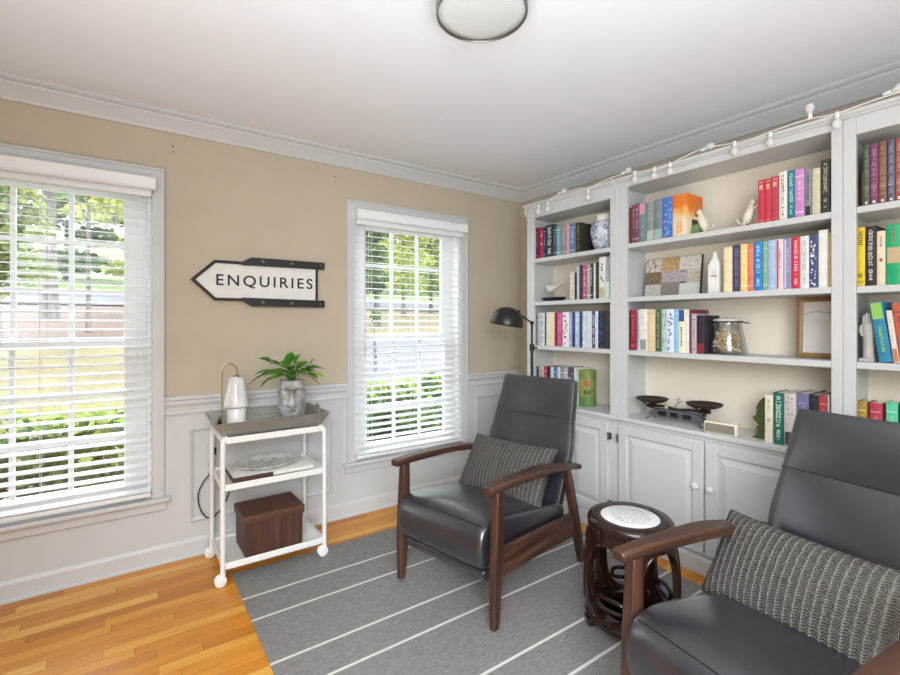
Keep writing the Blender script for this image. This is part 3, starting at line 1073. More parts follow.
# galvanised tray with two loop handles
k = N('brushed galvanised metal')
f = k.noise(5, 4, k.mapping((2, 30, 30)))
k.col(k.ramp(f, [(.3, '#8f8c86'), (.7, '#b1aea7')])); k.set(Roughness=.5, Metallic=.55)
M['galv'] = k.m
t = thing('serving_tray', 'grey metal tray with flared sides on top of the white cart', 'tray', (.645, 2.675, .7225))
def rect(x, y, z):
    return [V(-x, -y, z), V(x, -y, z), V(x, y, z), V(-x, y, z)]
bm = B()
loft(bm, [rect(.250, .150, 0), rect(.283, .190, .068), rect(.286, .193, .069), rect(.286, .193, .072), rect(.280, .188, .072), rect(.247, .147, .005)])
obj('tray_body', bm, M['galv'], t, .0015)
for s in (-1, 1):
    bm = B()
    pts = []
    prof_o = [(-.050, .0), (-.048, .030), (-.034, .054), (0, .064), (.034, .054), (.048, .030), (.050, 0)]
    prof_i = [(-.024, .018), (-.022, .032), (-.012, .042), (0, .045), (.012, .042), (.022, .032), (.024, .018)]
    for i in range(6):
        for q, xo in ((0, 0),):
            pass
    rings = []
    for i in range(7):
        o_, i_ = prof_o[i], prof_i[i]
        def pos(p, off):
            return V(s * (.262 + .022 * p[1] / .064 + off), p[0] - .0, .030 + p[1])
        rings.append([pos(o_, -.002), pos(o_, .002), pos(i_, .002), pos(i_, -.002)])
    loft(bm, rings)
    box(bm, s * .266 - .002, s * .266 + .002, -.050, .050, .028, .050)
    obj('loop_handle', bm, M['galv'], t, smooth=40)
TZ = .7225 + .0055

# candle warmer lamp
t = thing('candle_warmer_lamp', 'small candle warming lamp with a white bell shade on a pale wooden base', 'lamp', (.462, 2.645, TZ))
bm = B()
box(bm, -.062, .072, -.055, .055, 0, .018)
obj('wooden_base', bm, M['palewood'], t, .004)
bm = B()
tube(bm, smoothpath([(-.050, .0, .018), (-.050, 0, .20), (-.050, 0, .300), (-.044, 0, .328), (-.024, 0, .346), (.0, 0, .342), (.020, 0, .322), (.024, 0, .300), (.024, 0, .275)], 6), .0042, 8)
obj('stem', bm, M['brass'], t)
k = N('white frosted glass shade')
f = k.noise(9, 4, k.mapping((1, 1, .5)))
k.col(k.ramp(f, [(.35, '#c9c8c5'), (.6, '#efeeeb')])); k.set(Roughness=.25)
M['frost'] = k.m
bm = B()
out_ = [(.012, .276), (.028, .274), (.036, .262), (.043, .220), (.055, .160), (.062, .128), (.060, .122), (.053, .160), (.041, .222), (.034, .256), (.012, .270)]
lathe(bm, out_, 28, c=(.018, 0, 0), cap=False)
obj('bell_shade', bm, M['frost'], t, smooth=40)
bm = B()
lathe(bm, [(.016, .272), (.016, .280), (.006, .286)], 16, c=(.020, 0, 0))
obj('shade_cap', bm, M['brass'], t)
bm = B()
tube(bm, smoothpath([(-.058, .01, .045), (-.068, .012, .03), (-.060, .02, .06), (-.056, .01, .075)], 5), .0025, 6)
box(bm, -.064, -.054, -.006, .006, .018, .060)
obj('dimmer', bm, M['black'], t)
t = thing('candle_jar', 'white candle jar standing under the bell shade of the warming lamp', 'candle', (.482, 2.645, TZ + .018))
bm = B()
lathe(bm, [(.001, 0), (.042, 0), (.046, .004), (.046, .094), (.044, .098), (.042, .096), (.042, .080), (.001, .074)], 28)
obj('jar', bm, plain('#e7e5e0', .3, .04, 14), t, smooth=40)
bm = B()
tube(bm, [(0, 0, .079), (.002, 0, .088)], .0012, 6)
obj('wick', bm, M['black'], t)

# stone-head planter
FA = math.atan2(-2.665, -.773)        # face turned to the room
t = thing('head_planter', 'grey stone planter shaped like a long carved head on the metal tray', 'planter', (.773, 2.665, TZ))
k = N('mottled grey pink stone')
f = k.noise(16, 5, None, .65)
f2 = k.noise(7, 3)
c = k.ramp(f, [(.28, '#6c6967'), (.5, '#a39d9a'), (.74, '#d3cfcc')])
k.col(k.mix(k.math('MULTIPLY', k.math('GREATER_THAN', f2, .56), .4), c, '#a48a80'))
k.set(Roughness=.8); k.bump(f, .4, .004)
bm = B()
NT, NZ = 72, 58
HH = .238
def gauss(x, s):
    return math.exp(-(x / s) ** 2)
def head_r(a, h):
    """radius at angle a from the face's middle and height h in 0..1"""
    side = a / 1.0
    r = .060 + .004 * math.sin(h * math.pi)
    r *= 1 - .10 * gauss(h - .16, .06)                     # neck under the chin
    r += .012 * max(0, 1 - h / .12) ** .8 if h < .12 else 0   # flared shoulders
    # squarer head: flatten the face front
    r -= .004 * gauss(a, .5) * (.2 < h < .98)
    r += .021 * gauss(a, .85) * gauss(h - .825, .036)        # brow ridge
    r -= .024 * (gauss(abs(a) - .44, .25)) * gauss(h - .735, .055)   # eye hollows
    # nose: long wedge
    if .40 < h < .82:
        k_ = (.82 - h) / .42
        r += (.012 + .026 * k_) * gauss(a, .15 + .09 * k_)
        r += .008 * gauss(abs(a) - .26, .10) * gauss(h - .46, .035)   # nostril wings
    r += .015 * gauss(a, .36) * gauss(h - .335, .018)       # lips
    r += .013 * gauss(a, .36) * gauss(h - .282, .016)
    r -= .010 * gauss(a, .36) * gauss(h - .308, .010)
    r += .013 * gauss(a, .45) * gauss(h - .210, .030)       # chin
    r += .005 * gauss(abs(a) - .75, .22) * gauss(h - .50, .14)   # cheeks
    r += .010 * gauss(abs(a) - 1.50, .13) * (1 if .34 < h < .80 else 0)   # long ears
    return r
rings = []
for i in range(NZ + 1):
    h = i / NZ
    ring = []
    for j in range(NT):
        a = -math.pi + 2 * math.pi * j / NT
        r = head_r(a, h)
        ring.append(V(r * math.cos(a + FA) * 1.0, r * math.sin(a + FA) * 1.0, h * HH))
    rings.append(ring)
rings.append([V(p.x * .86, p.y * .86, HH) for p in rings[NZ]])
rings.append([V(p.x * .84, p.y * .84, HH - .03) for p in rings[NZ]])
loft(bm, rings)
obj('carved_head', bm, k.m, t, smooth=70)
bm = B()
lathe(bm, [(.001, HH - .022), (.052, HH - .024), (.052, HH - .029), (.001, HH - .029)], 24)
obj('soil', bm, plain('#3a2c22', .95, .08, 80, bump=.6), t)
# trailing plant growing in it
pt = thing('potted_plant', 'green trailing houseplant growing out of the stone head planter', 'plant', (.773, 2.665, TZ + HH - .0215))
rnd = random.Random(7)
UP = Vector((0, 0, 1))
def add_leaf(bm, base, tipdir, length, width, droop=.35, roll=0.0):
    d = tipdir.normalized()
    side = d.cross(UP)
    side = side.normalized() if side.length > 1e-4 else V(1, 0, 0)
    side = (Matrix.Rotation(roll, 3, d) @ side).normalized()
    nn = side.cross(d).normalized()
    prof = [(0, .10), (.10, .55), (.25, .92), (.42, 1.0), (.60, .82), (.78, .50), (.92, .20), (1.0, .02)]
    mid, lft, rgt = [], [], []
    for s, w in prof:
        c = base + d * (length * s) - UP * (droop * length * s * s)
        fold = nn * (.16 * width * w)
        mid.append(bm.verts.new(c))
        lft.append(bm.verts.new(c + side * (w * width / 2) + fold))
        rgt.append(bm.verts.new(c - side * (w * width / 2) + fold))
    for i in range(len(prof) - 1):
        bm.faces.new((mid[i], mid[i + 1], lft[i + 1], lft[i]))
        bm.faces.new((mid[i + 1], mid[i], rgt[i], rgt[i + 1]))
RT = Vector((.82, -.573, 0)); FW = Vector((-.28, -.96, 0))
stems = B(); fol = B(); lime = B()
# (right, toward room, up) of the leaf base; leaf direction in the same frame; length, width
LV = [(-.13, .02, .045, -.9, .1, -.35, .100, .040), (-.10, .0, .105, -.75, .1, .5, .075, .048), (-.085, .02, .035, -.8, .1, -.4, .075, .044), (-.03, .05, .05, -.6, .6, .05, .085, .055),
      (-.01, -.02, .10, .1, .2, .9, .085, .055), (.03, .04, .085, .55, .3, .5, .085, .056), (.06, .0, .06, .9, .2, .25, .080, .050), (.035, .04, .06, .3, .7, .25, .075, .05), (.085, .0, .035, .9, .1, -.5, .070, .045),
      (-.05, -.04, .06, -.7, -.4, .2, .085, .05), (.05, -.05, .06, .6, -.5, .2, .08, .05), (.0, -.06, .07, .0, -.8, .3, .08, .05), (-.04, .02, .085, -.5, .3, .3, .08, .052), (.0, .03, .07, .15, .6, .3, .075, .05),
      (.09, -.02, .08, .8, 0, .1, .075, .045), (-.03, .04, .06, -.35, .6, .3, .07, .048), (.07, .035, .05, .8, .4, .0, .07, .045), (-.08, -.01, .05, -.9, .0, .1, .08, .046),
      (-.055, .03, .06, -.6, .5, .1, .075, .052), (-.015, .05, .075, -.2, .7, .35, .075, .054), (.015, .0, .095, .3, -.1, .8, .08, .052), (.045, .03, .065, .7, .5, .15, .078, .052), (-.05, .0, .085, -.6, .1, .55, .08, .05), (.07, .02, .075, .8, .3, .3, .08, .048), (-.02, -.04, .08, -.2, -.5, .6, .08, .05), (.0, .05, .05, .0, .9, .1, .07, .05), (-.10, .02, .065, -.9, .2, .0, .085, .044), (.03, -.04, .075, .5, -.5, .5, .08, .05)]
for a, b, c, da, db, dc, ln_, wd in LV:
    a, c = a * 1.18, c * 1.12
    base = RT * a + FW * b + UP * c
    mid_ = RT * (a * .35) + FW * (b * .35) + UP * (c * .75 + .02)
    tube(stems, smoothpath([(a * .06, b * .06, 0), mid_, base], 5), .0022, 6)
    add_leaf(fol, base, RT * da + FW * db + UP * dc, ln_ * 1.15, wd * 1.12, .30, rnd.uniform(-.4, .4))
for a, b, c, da, db, dc, ln_, wd in ((.115, .02, .055, .9, .35, .0, .085, .058), (.105, -.01, .100, .35, .1, .9, .07, .022)):
    base = RT * a + FW * b + UP * c
    tube(stems, smoothpath([(0, 0, 0), RT * (a * .4) + FW * (b * .4) + UP * (c * .8 + .02), base], 5), .0022, 6)
    add_leaf(lime, base, RT * da + FW * db + UP * dc, ln_, wd, .25, 0)
obj('stems', stems, M['leaf'], pt)
obj('leaves', fol, M['leaf'], pt, smooth=60, normals=False)
lm = obj('young_leaves', lime, M['leafb'], pt, smooth=60, normals=False)
lm['label'] = 'bright lime young leaves'

# album and plate on the middle shelf
MZ = .490
t = thing('photo_album', 'flat white board with a dark wooden spine under the marbled plate', 'album', (.655, 2.685, MZ - .0135))
bm = B()
loft(bm, [rect(.204, .130, .004), rect(.204, .130, .022), rect(.2, .126, .024)])
obj('boards', bm, plain('#dedbd4', .5, .02, 12), t, .001)
bm = B()
box(bm, -.206, -.010, -.134, -.1302, .0, .024)
box(bm, -.206, -.2042, -.130, .130, .0, .024)
sp = obj('spine_edge', bm, M['boxwood'], t, .001)
sp['label'] = 'dark brown wooden edge'
k = N('grey marbled glaze')
n_ = k.noise(6, 5, k.mapping((2.2, 1, 1)), .7)
k.col(k.ramp(n_, [(.38, '#9b9894'), (.5, '#dcdad6'), (.6, '#b3b0ac'), (.7, '#e4e2de')])); k.set(Roughness=.25)
t = thing('serving_plate', 'oval grey and white marbled plate on the cart middle shelf', 'plate', (.646, 2.690, MZ + .0108))
bm = B()
lathe(bm, [(.001, 0), (.110, 0), (.150, .010), (.168, .021), (.172, .024), (.168, .026), (.150, .016), (.112, .006), (.001, .006)], 48, sy=.76)
obj('plate_body', bm, k.m, t, smooth=50)

# brown wooden box with lid on the bottom shelf
t = thing('storage_box', 'dark brown wood grain storage box with an overhanging lid on the cart bottom shelf', 'box', (.645, 2.640, .0915), R(1))
bm = B()
loft(bm, [rect(.144, .112, 0), rect(.146, .114, .190)])
obj('box_body', bm, M['boxwood'], t, .002)
bm = B()
loft(bm, [rect(.153, .121, .172), rect(.155, .123, .208), rect(.150, .118, .212)])
obj('lid', bm, M['lidwood'], t, .002)

# wall outlet with plug and cord
t = thing('wall_outlet', 'white wall outlet low on the wainscot behind the cart', 'outlet', (.410, YW - .006, .545))
bm = B()
box(bm, -.035, .035, -.006, 0, -.057, .057)
obj('cover_plate', bm, M['white'], t, .002)
bm = B()
for dz in (-.020, .020):
    box(bm, -.016, .016, -.0075, -.006, dz - .014, dz + .014)
obj('sockets', bm, plain('#d9d8d4', .4, .01, 20), t, .003)
t = thing('power_cord', 'black power cord looping down from the outlet behind the cart', 'cord', (.410, YW - .014, .565))
bm = B()
box(bm, -.014, .014, -.030, 0, -.020, .018)
obj('plug', bm, M['cord'], t, .003)
bm = B()
tube(bm, smoothpath([(0, -.020, -.012), (-.004, -.026, -.06), (-.022, -.027, -.125), (-.052, -.027, -.165), (-.076, -.027, -.225), (-.070, -.027, -.295), (-.045, -.028, -.352), (-.012, -.028, -.370), (.022, -.028, -.350), (.060, -.028, -.295), (.085, -.028, -.225), (.105, -.028, -.16), (.13, -.028, -.13)], 7), .0038, 7)
obj('cable', bm, M['cord'], t)

# ------------------------------------------------------------------ books
# per row: spine plane x, shelf height, then (left y, right y, height, look, cover colour, second colour, style)
ROWS = {
 'L1': (2.45, 1.747, [
  (2.445, 2.42, 0.231, 'navy hardback', '#1d2350', '#39406e', 'p'),
  (2.42, 2.401, 0.227, 'pale pink and maroon', '#7a2743', '#e6c9cc', 'b'),
  (2.401, 2.381, 0.224, 'dark crimson', '#8c1238', '#b03050', 'p'),
  (2.381, 2.347, 0.222, 'crimson hardback with a white spot', '#9d1f47', '#f0e4e8', 'd'),
  (2.347, 2.322, 0.22, 'dark navy and pale blue', '#1c2a4c', '#a9bcd6', 'b'),
  (2.322, 2.256, 0.229, 'black and white hardback', '#26282c', '#dcdcd8', 't'),
  (2.256, 2.221, 0.215, 'dark teal', '#2f4a50', '#8fb0ae', 'b'),
  (2.221, 2.184, 0.209, 'light teal', '#6f9ba6', '#d7e8e6', 'b'),
  (2.184, 2.134, 0.207, 'pinkish grey', '#9a8586', '#c8b4ae', 'b'),
  (2.134, 2.108, 0.206, 'dusty pink', '#c9a3aa', '#efdcdc', 'p'),
  (2.108, 2.056, 0.204, 'slate blue hardback', '#67759c', '#b9c1d8', 'b'),
  (2.056, 2.013, 0.198, 'black hardback with olive lettering', '#2b2820', '#8f8048', 't'),
 ]),
 'L2': (2.45, 1.438, [
  (2.108, 2.068, 0.186, 'short cream', '#cfc1ad', '#efe8dd', 'b'),
  (2.068, 2.05, 0.184, 'short black', '#23222a', '#555', 'p'),
  (2.05, 2.031, 0.224, 'white and grey', '#c9ccd6', '#6d7288', 'b'),
  (2.031, 2.002, 0.226, 'dark plum', '#2e2142', '#7d6a92', 't'),
  (2.002, 1.968, 0.224, 'rose pink', '#b8566e', '#ecd6d6', 't'),
  (1.968, 1.934, 0.223, 'grey and white', '#a9a3a3', '#e9e6e2', 'b'),
  (1.934, 1.914, 0.229, 'black and white thin', '#34332f', '#d9d5cf', 'b'),
  (1.914, 1.894, 0.227, 'plain white', '#dcd9d2', '#aaa69c', 'p'),
  (1.894, 1.869, 0.23, 'black hardback', '#2a2820', '#77705a', 't'),
  (1.869, 1.821, 0.26, 'tall white dark-blotted olive-footed hardback', '#dedcd6', '#26262a', 'f'),
  (1.821, 1.787, 0.258, 'tall grey hardback with pale blue foot', '#a3a6a8', '#cfdfe2', 'f2'),
 ]),
 'L3': (2.45, 1.125, [
  (2.439, 2.418, 0.233, 'thin black', '#2c2b2b', '#666', 'p'),
  (2.418, 2.387, 0.233, 'thin silver grey', '#bdbdb8', '#77777a', 'b'),
  (2.387, 2.336, 0.232, 'white hardback with grey lettering', '#d3d6d6', '#4b5258', 't'),
  (2.336, 2.322, 0.232, 'narrow black', '#22252a', '#555', 'p'),
  (2.322, 2.271, 0.236, 'wide cream', '#e0d8c6', '#f4eee2', 'p'),
  (2.271, 2.237, 0.235, 'pale apricot', '#f0d3aa', '#fbeed8', 'p'),
  (2.237, 2.221, 0.234, 'narrow dark red', '#7a2430', '#a84a55', 'p'),
  (2.221, 2.166, 0.235, 'magenta pink hardback', '#c2457f', '#e9a5c2', 't'),
  (2.166, 2.112, 0.234, 'white hardback with red blotches', '#ece6e4', '#a11f38', 'x'),
  (2.112, 2.088, 0.235, 'lavender', '#9ea6cf', '#d8dcf0', 'b'),
  (2.088, 2.059, 0.234, 'dark navy', '#1e2f57', '#5e74a6', 't'),
  (2.059, 2.021, 0.236, 'pale blue with white lettering', '#a9bfda', '#f2f5f8', 't'),
  (2.021, 2.002, 0.235, 'narrow navy', '#24365f', '#7f93bd', 'p'),
  (2.002, 1.979, 0.235, 'white and blue', '#dfe4ea', '#3d5d93', 'x'),
  (1.979, 1.927, 0.236, 'wide pale grey', '#cfd4da', '#eef0f2', 'p'),
  (1.927, 1.898, 0.236, 'navy with white lettering', '#26395f', '#e9edf2', 't'),
  (1.898, 1.875, 0.235, 'white and cobalt', '#e3e8ee', '#2c5aa0', 'x'),
  (1.875, 1.832, 0.235, 'black and cobalt hardback', '#23283a', '#3a6aae', 'x'),
  (1.832, 1.783, 0.234, 'dark brown and navy hardback', '#3a2c2a', '#27304a', 'x'),
 ]),
 'L4': (2.5, 0.73, [
  (2.484, 2.445, 0.236, 'dark teal', '#2f4a4a', '#8aa5a2', 'p'),
  (2.445, 2.388, 0.238, 'white and pink', '#e6d6d4', '#c65a72', 'b'),
  (2.388, 2.356, 0.24, 'rose red', '#c24a5c', '#f0c8cc', 'b'),
  (2.356, 2.324, 0.24, 'black', '#26262c', '#666a72', 'p'),
  (2.324, 2.297, 0.241, 'white and teal', '#d6dfe2', '#5f8e9c', 'b'),
  (2.297, 2.266, 0.242, 'steel blue', '#4a6c94', '#b7c9dc', 'b'),
  (2.266, 2.236, 0.244, 'pale grey', '#d3d6d8', '#8a9096', 'b'),
  (2.236, 2.202, 0.244, 'olive grey', '#8c8672', '#d5d0c2', 'b'),
  (2.202, 2.164, 0.247, 'silver', '#aeb0b4', '#e8e8e8', 'b'),
  (2.164, 2.11, 0.25, 'plum and white', '#5a3a52', '#ddc9d4', 'x'),
  (2.11, 2.09, 0.252, 'pale green', '#c4d6c4', '#eef4ec', 'p'),
 ]),
 'M1a': (2.45, 1.751, [
  (1.665, 1.64, 0.215, 'dark brown', '#6b3a32', '#a37a6a', 'p'),
  (1.64, 1.617, 0.226, 'rust brown', '#7e4a4c', '#b99a96', 'b'),
  (1.617, 1.589, 0.229, 'plum and silver', '#7e4b66', '#cdb9c6', 'b'),
  (1.589, 1.546, 0.223, 'teal hardback with pink head', '#6c868c', '#d394ac', 'h'),
  (1.546, 1.499, 0.224, 'grey hardback', '#8f9490', '#b9bcb4', 'f'),
  (1.499, 1.447, 0.227, 'slate hardback fading to sea green', '#77848e', '#9cb8ae', 'f'),
  (1.447, 1.388, 0.229, 'bright blue hardback', '#4a79c4', '#8fb2e6', 'x'),
  (1.388, 1.307, 0.225, 'wide cream hardback with orange top', '#e9d0b2', '#e98a35', 'o'),
 ]),
 'M1b': (2.45, 1.751, [
  (0.972, 0.944, 0.206, 'gold banded red volume nearest the cat', '#c63446', '#e7b08a', 'g'),
  (0.944, 0.916, 0.205, 'gold banded red volume', '#c8384a', '#e7b08a', 'g'),
  (0.916, 0.885, 0.207, 'gold banded red volume', '#b93d4c', '#e0a890', 'g'),
  (0.885, 0.853, 0.22, 'white with black and red lettering', '#eae2d8', '#3d3434', 't'),
  (0.853, 0.823, 0.219, 'deep teal with pale lettering', '#1c7a82', '#bfe2dc', 't'),
  (0.823, 0.786, 0.214, 'lilac pink hardback', '#c98cc2', '#e9cde6', 'b'),
  (0.786, 0.761, 0.205, 'silver and black', '#8c8794', '#2f2b36', 'f3'),
  (0.761, 0.729, 0.203, 'pale olive cream', '#cdc7a4', '#e6e2c8', 'p'),
  (0.729, 0.694, 0.229, 'tall black with looping pale ornament', '#37362c', '#b7b096', 't'),
 ]),
 'M2': (2.45, 1.437, [
  (1.127, 1.086, 0.224, 'cream hardback', '#ead9ae', '#f5ecd2', 'p'),
  (1.086, 1.048, 0.23, 'dark plum hardback', '#46405c', '#7c7696', 't'),
  (1.048, 1.017, 0.228, 'golden yellow', '#f0cf80', '#f9e8b8', 'b'),
  (1.017, 0.991, 0.227, 'coral red', '#e07868', '#f2b0a2', 'b'),
  (0.991, 0.953, 0.232, 'bright blue with pale lettering', '#1f7fc0', '#bfe0f2', 't'),
  (0.953, 0.928, 0.23, 'sage green', '#86b094', '#b9d4c0', 'b'),
  (0.928, 0.896, 0.231, 'light blue hardback', '#a3bcd8', '#d5e2f0', 'p'),
  (0.896, 0.867, 0.23, 'white with red stripes', '#f1d2d2', '#c8364e', 'b2'),
  (0.867, 0.837, 0.23, 'lavender grey', '#8d8aae', '#c9c6de', 'b2'),
  (0.837, 0.804, 0.231, 'bright red with white lettering', '#d23048', '#f6d8d8', 't'),
  (0.804, 0.77, 0.23, 'white hardback with faint grey print', '#dddcd6', '#a7aaa6', 't'),
  (0.77, 0.738, 0.23, 'black, white and blue photographic', '#3e4a70', '#e6e8ea', 'x'),
  (0.738, 0.703, 0.246, 'tall plain white', '#e6e4da', '#f4f2ec', 'p'),
  (0.703, 0.693, 0.232, 'narrow tan', '#d2b98a', '#e8d8b6', 'p'),
 ]),
 'M3': (2.45, 1.125, [
  (1.678, 1.646, 0.236, 'charcoal', '#3a2f30', '#7a6a5c', 't'),
  (1.646, 1.611, 0.238, 'dark red', '#9c2a3e', '#cf7a82', 'b'),
  (1.611, 1.586, 0.236, 'white and navy', '#d2cfd4', '#3c3f66', 'b2'),
  (1.586, 1.54, 0.239, 'white hardback with grey green label', '#e2dfd6', '#8d9c94', 'f'),
  (1.54, 1.492, 0.235, 'buff cream', '#e0c9a2', '#c39a66', 'p'),
  (1.492, 1.456, 0.236, 'dark green', '#4a6244', '#b6b06c', 't'),
  (1.456, 1.421, 0.236, 'pale green and blue', '#b9cfc2', '#5274a8', 'x'),
  (1.421, 1.38, 0.235, 'white and cobalt blue', '#dbe5f0', '#3d72ba', 'x'),
  (1.38, 1.357, 0.234, 'light blue', '#8fbcdc', '#c8e0f0', 'p'),
  (1.357, 1.319, 0.233, 'white and yellow', '#ece8c4', '#3d4f8c', 'h'),
  (1.319, 1.297, 0.23, 'thin white', '#e9e4e0', '#b8a8b0', 'p'),
  (1.297, 1.284, 0.231, 'thin maroon', '#7a3048', '#a8607a', 'p'),
  (1.284, 1.258, 0.208, 'grey and white', '#b9aeb0', '#6a5c64', 'b'),
  (1.258, 1.216, 0.199, 'short black hardback with dark red foot', '#26202c', '#8c2434', 'f'),
 ]),
 'M4': (2.45, 0.73, [
  (0.943, 0.908, 0.221, 'cream hardback', '#e6dcc8', '#b9a888', 'd'),
  (0.908, 0.865, 0.236, 'dark green hardback with pale lettering', '#1f6b58', '#e6f2ea', 't'),
  (0.865, 0.818, 0.238, 'grey white hardback with photographic spine', '#c9c4be', '#4a4a52', 'f'),
  (0.818, 0.77, 0.244, 'slate blue hardback', '#6c6c92', '#a3a3c2', 'x'),
  (0.77, 0.737, 0.243, 'black hardback', '#1f1d26', '#4d4a58', 'p'),
  (0.737, 0.706, 0.244, 'muted red hardback', '#a83c44', '#cf7c7a', 'b'),
  (0.706, 0.699, 0.246, 'narrow white', '#e0d8d2', '#b5aaa2', 'p'),
 ]),
 'R1': (2.45, 1.755, [
  (0.59, 0.568, 0.25, 'dark green gilt volume', '#4c5340', '#8f9478', 'r'),
  (0.568, 0.542, 0.247, 'purple maroon gilt volume', '#7c3f62', '#b98aa6', 'r'),
  (0.542, 0.517, 0.247, 'brown gilt volume', '#7a5440', '#b4906c', 'r'),
  (0.517, 0.493, 0.246, 'slate grey gilt volume', '#565868', '#9a9cab', 'r'),
  (0.493, 0.47, 0.246, 'brick red gilt volume', '#9c4a4a', '#d09490', 'r'),
 ]),
 'R2': (2.45, 1.433, [
  (0.613, 0.583, 0.24, 'yellow hardback with dark print', '#e0c21c', '#7a5a14', 'y'),
  (0.583, 0.549, 0.241, 'black hardback with white lettering', '#2c241f', '#d8d2cc', 't'),
  (0.549, 0.521, 0.216, 'cream with a small brown mark', '#e6d2b6', '#8a5c3c', 'd'),
  (0.52, 0.475, 0.236, 'broad green hardback with tan middle band', '#17a56c', '#c4ab84', 'm'),
 ]),
 'R4': (2.45, 0.73, [
  (0.608, 0.576, 0.236, 'small yellow brown', '#a8883c', '#d8c47c', 'b'),
  (0.57, 0.53, 0.236, 'small crimson', '#b03a4c', '#d88a80', 'b'),
  (0.522, 0.485, 0.244, 'small mint green', '#5cc496', '#a4e2c4', 'b'),
  (0.481, 0.454, 0.245, 'small dark brown', '#5c3c24', '#8c6844', 'b'),
 ]),
}
ORD = ['first', 'second', 'third', 'fourth', 'fifth', 'sixth', 'seventh', 'eighth', 'ninth', 'tenth', 'eleventh', 'twelfth', 'thirteenth', 'fourteenth', 'fifteenth', 'sixteenth', 'seventeenth', 'eighteenth', 'nineteenth', 'twentieth']
WHERE = {
    'L1': ('corner bookcase top shelf', 'books on the top shelf of the corner bookcase'),
    'L2': ('corner bookcase second shelf', 'books on the second shelf of the corner bookcase'),
    'L3': ('corner bookcase third shelf', 'books on the third shelf of the corner bookcase'),
    'L4': ('corner bookcase counter', 'small books on the counter of the corner bookcase'),
    'M1a': ('left group, middle bookcase top shelf', 'books left on the top shelf of the middle bookcase'),
    'M1b': ('right group, middle bookcase top shelf', 'books right on the top shelf of the middle bookcase'),
    'M2': ('middle bookcase second shelf', 'books on the second shelf of the middle bookcase'),
    'M3': ('middle bookcase third shelf', 'books on the third shelf of the middle bookcase'),
    'M4': ('middle bookcase counter', 'books on the counter of the middle bookcase'),
    'R1': ('right-hand bookcase top shelf', 'gilt volumes on the top shelf of the right-hand bookcase'),
    'R2': ('right-hand bookcase second shelf', 'books on the second shelf of the right-hand bookcase'),
    'R4': ('right-hand bookcase counter', 'small books on the counter of the right-hand bookcase'),
}
brnd = random.Random(21)

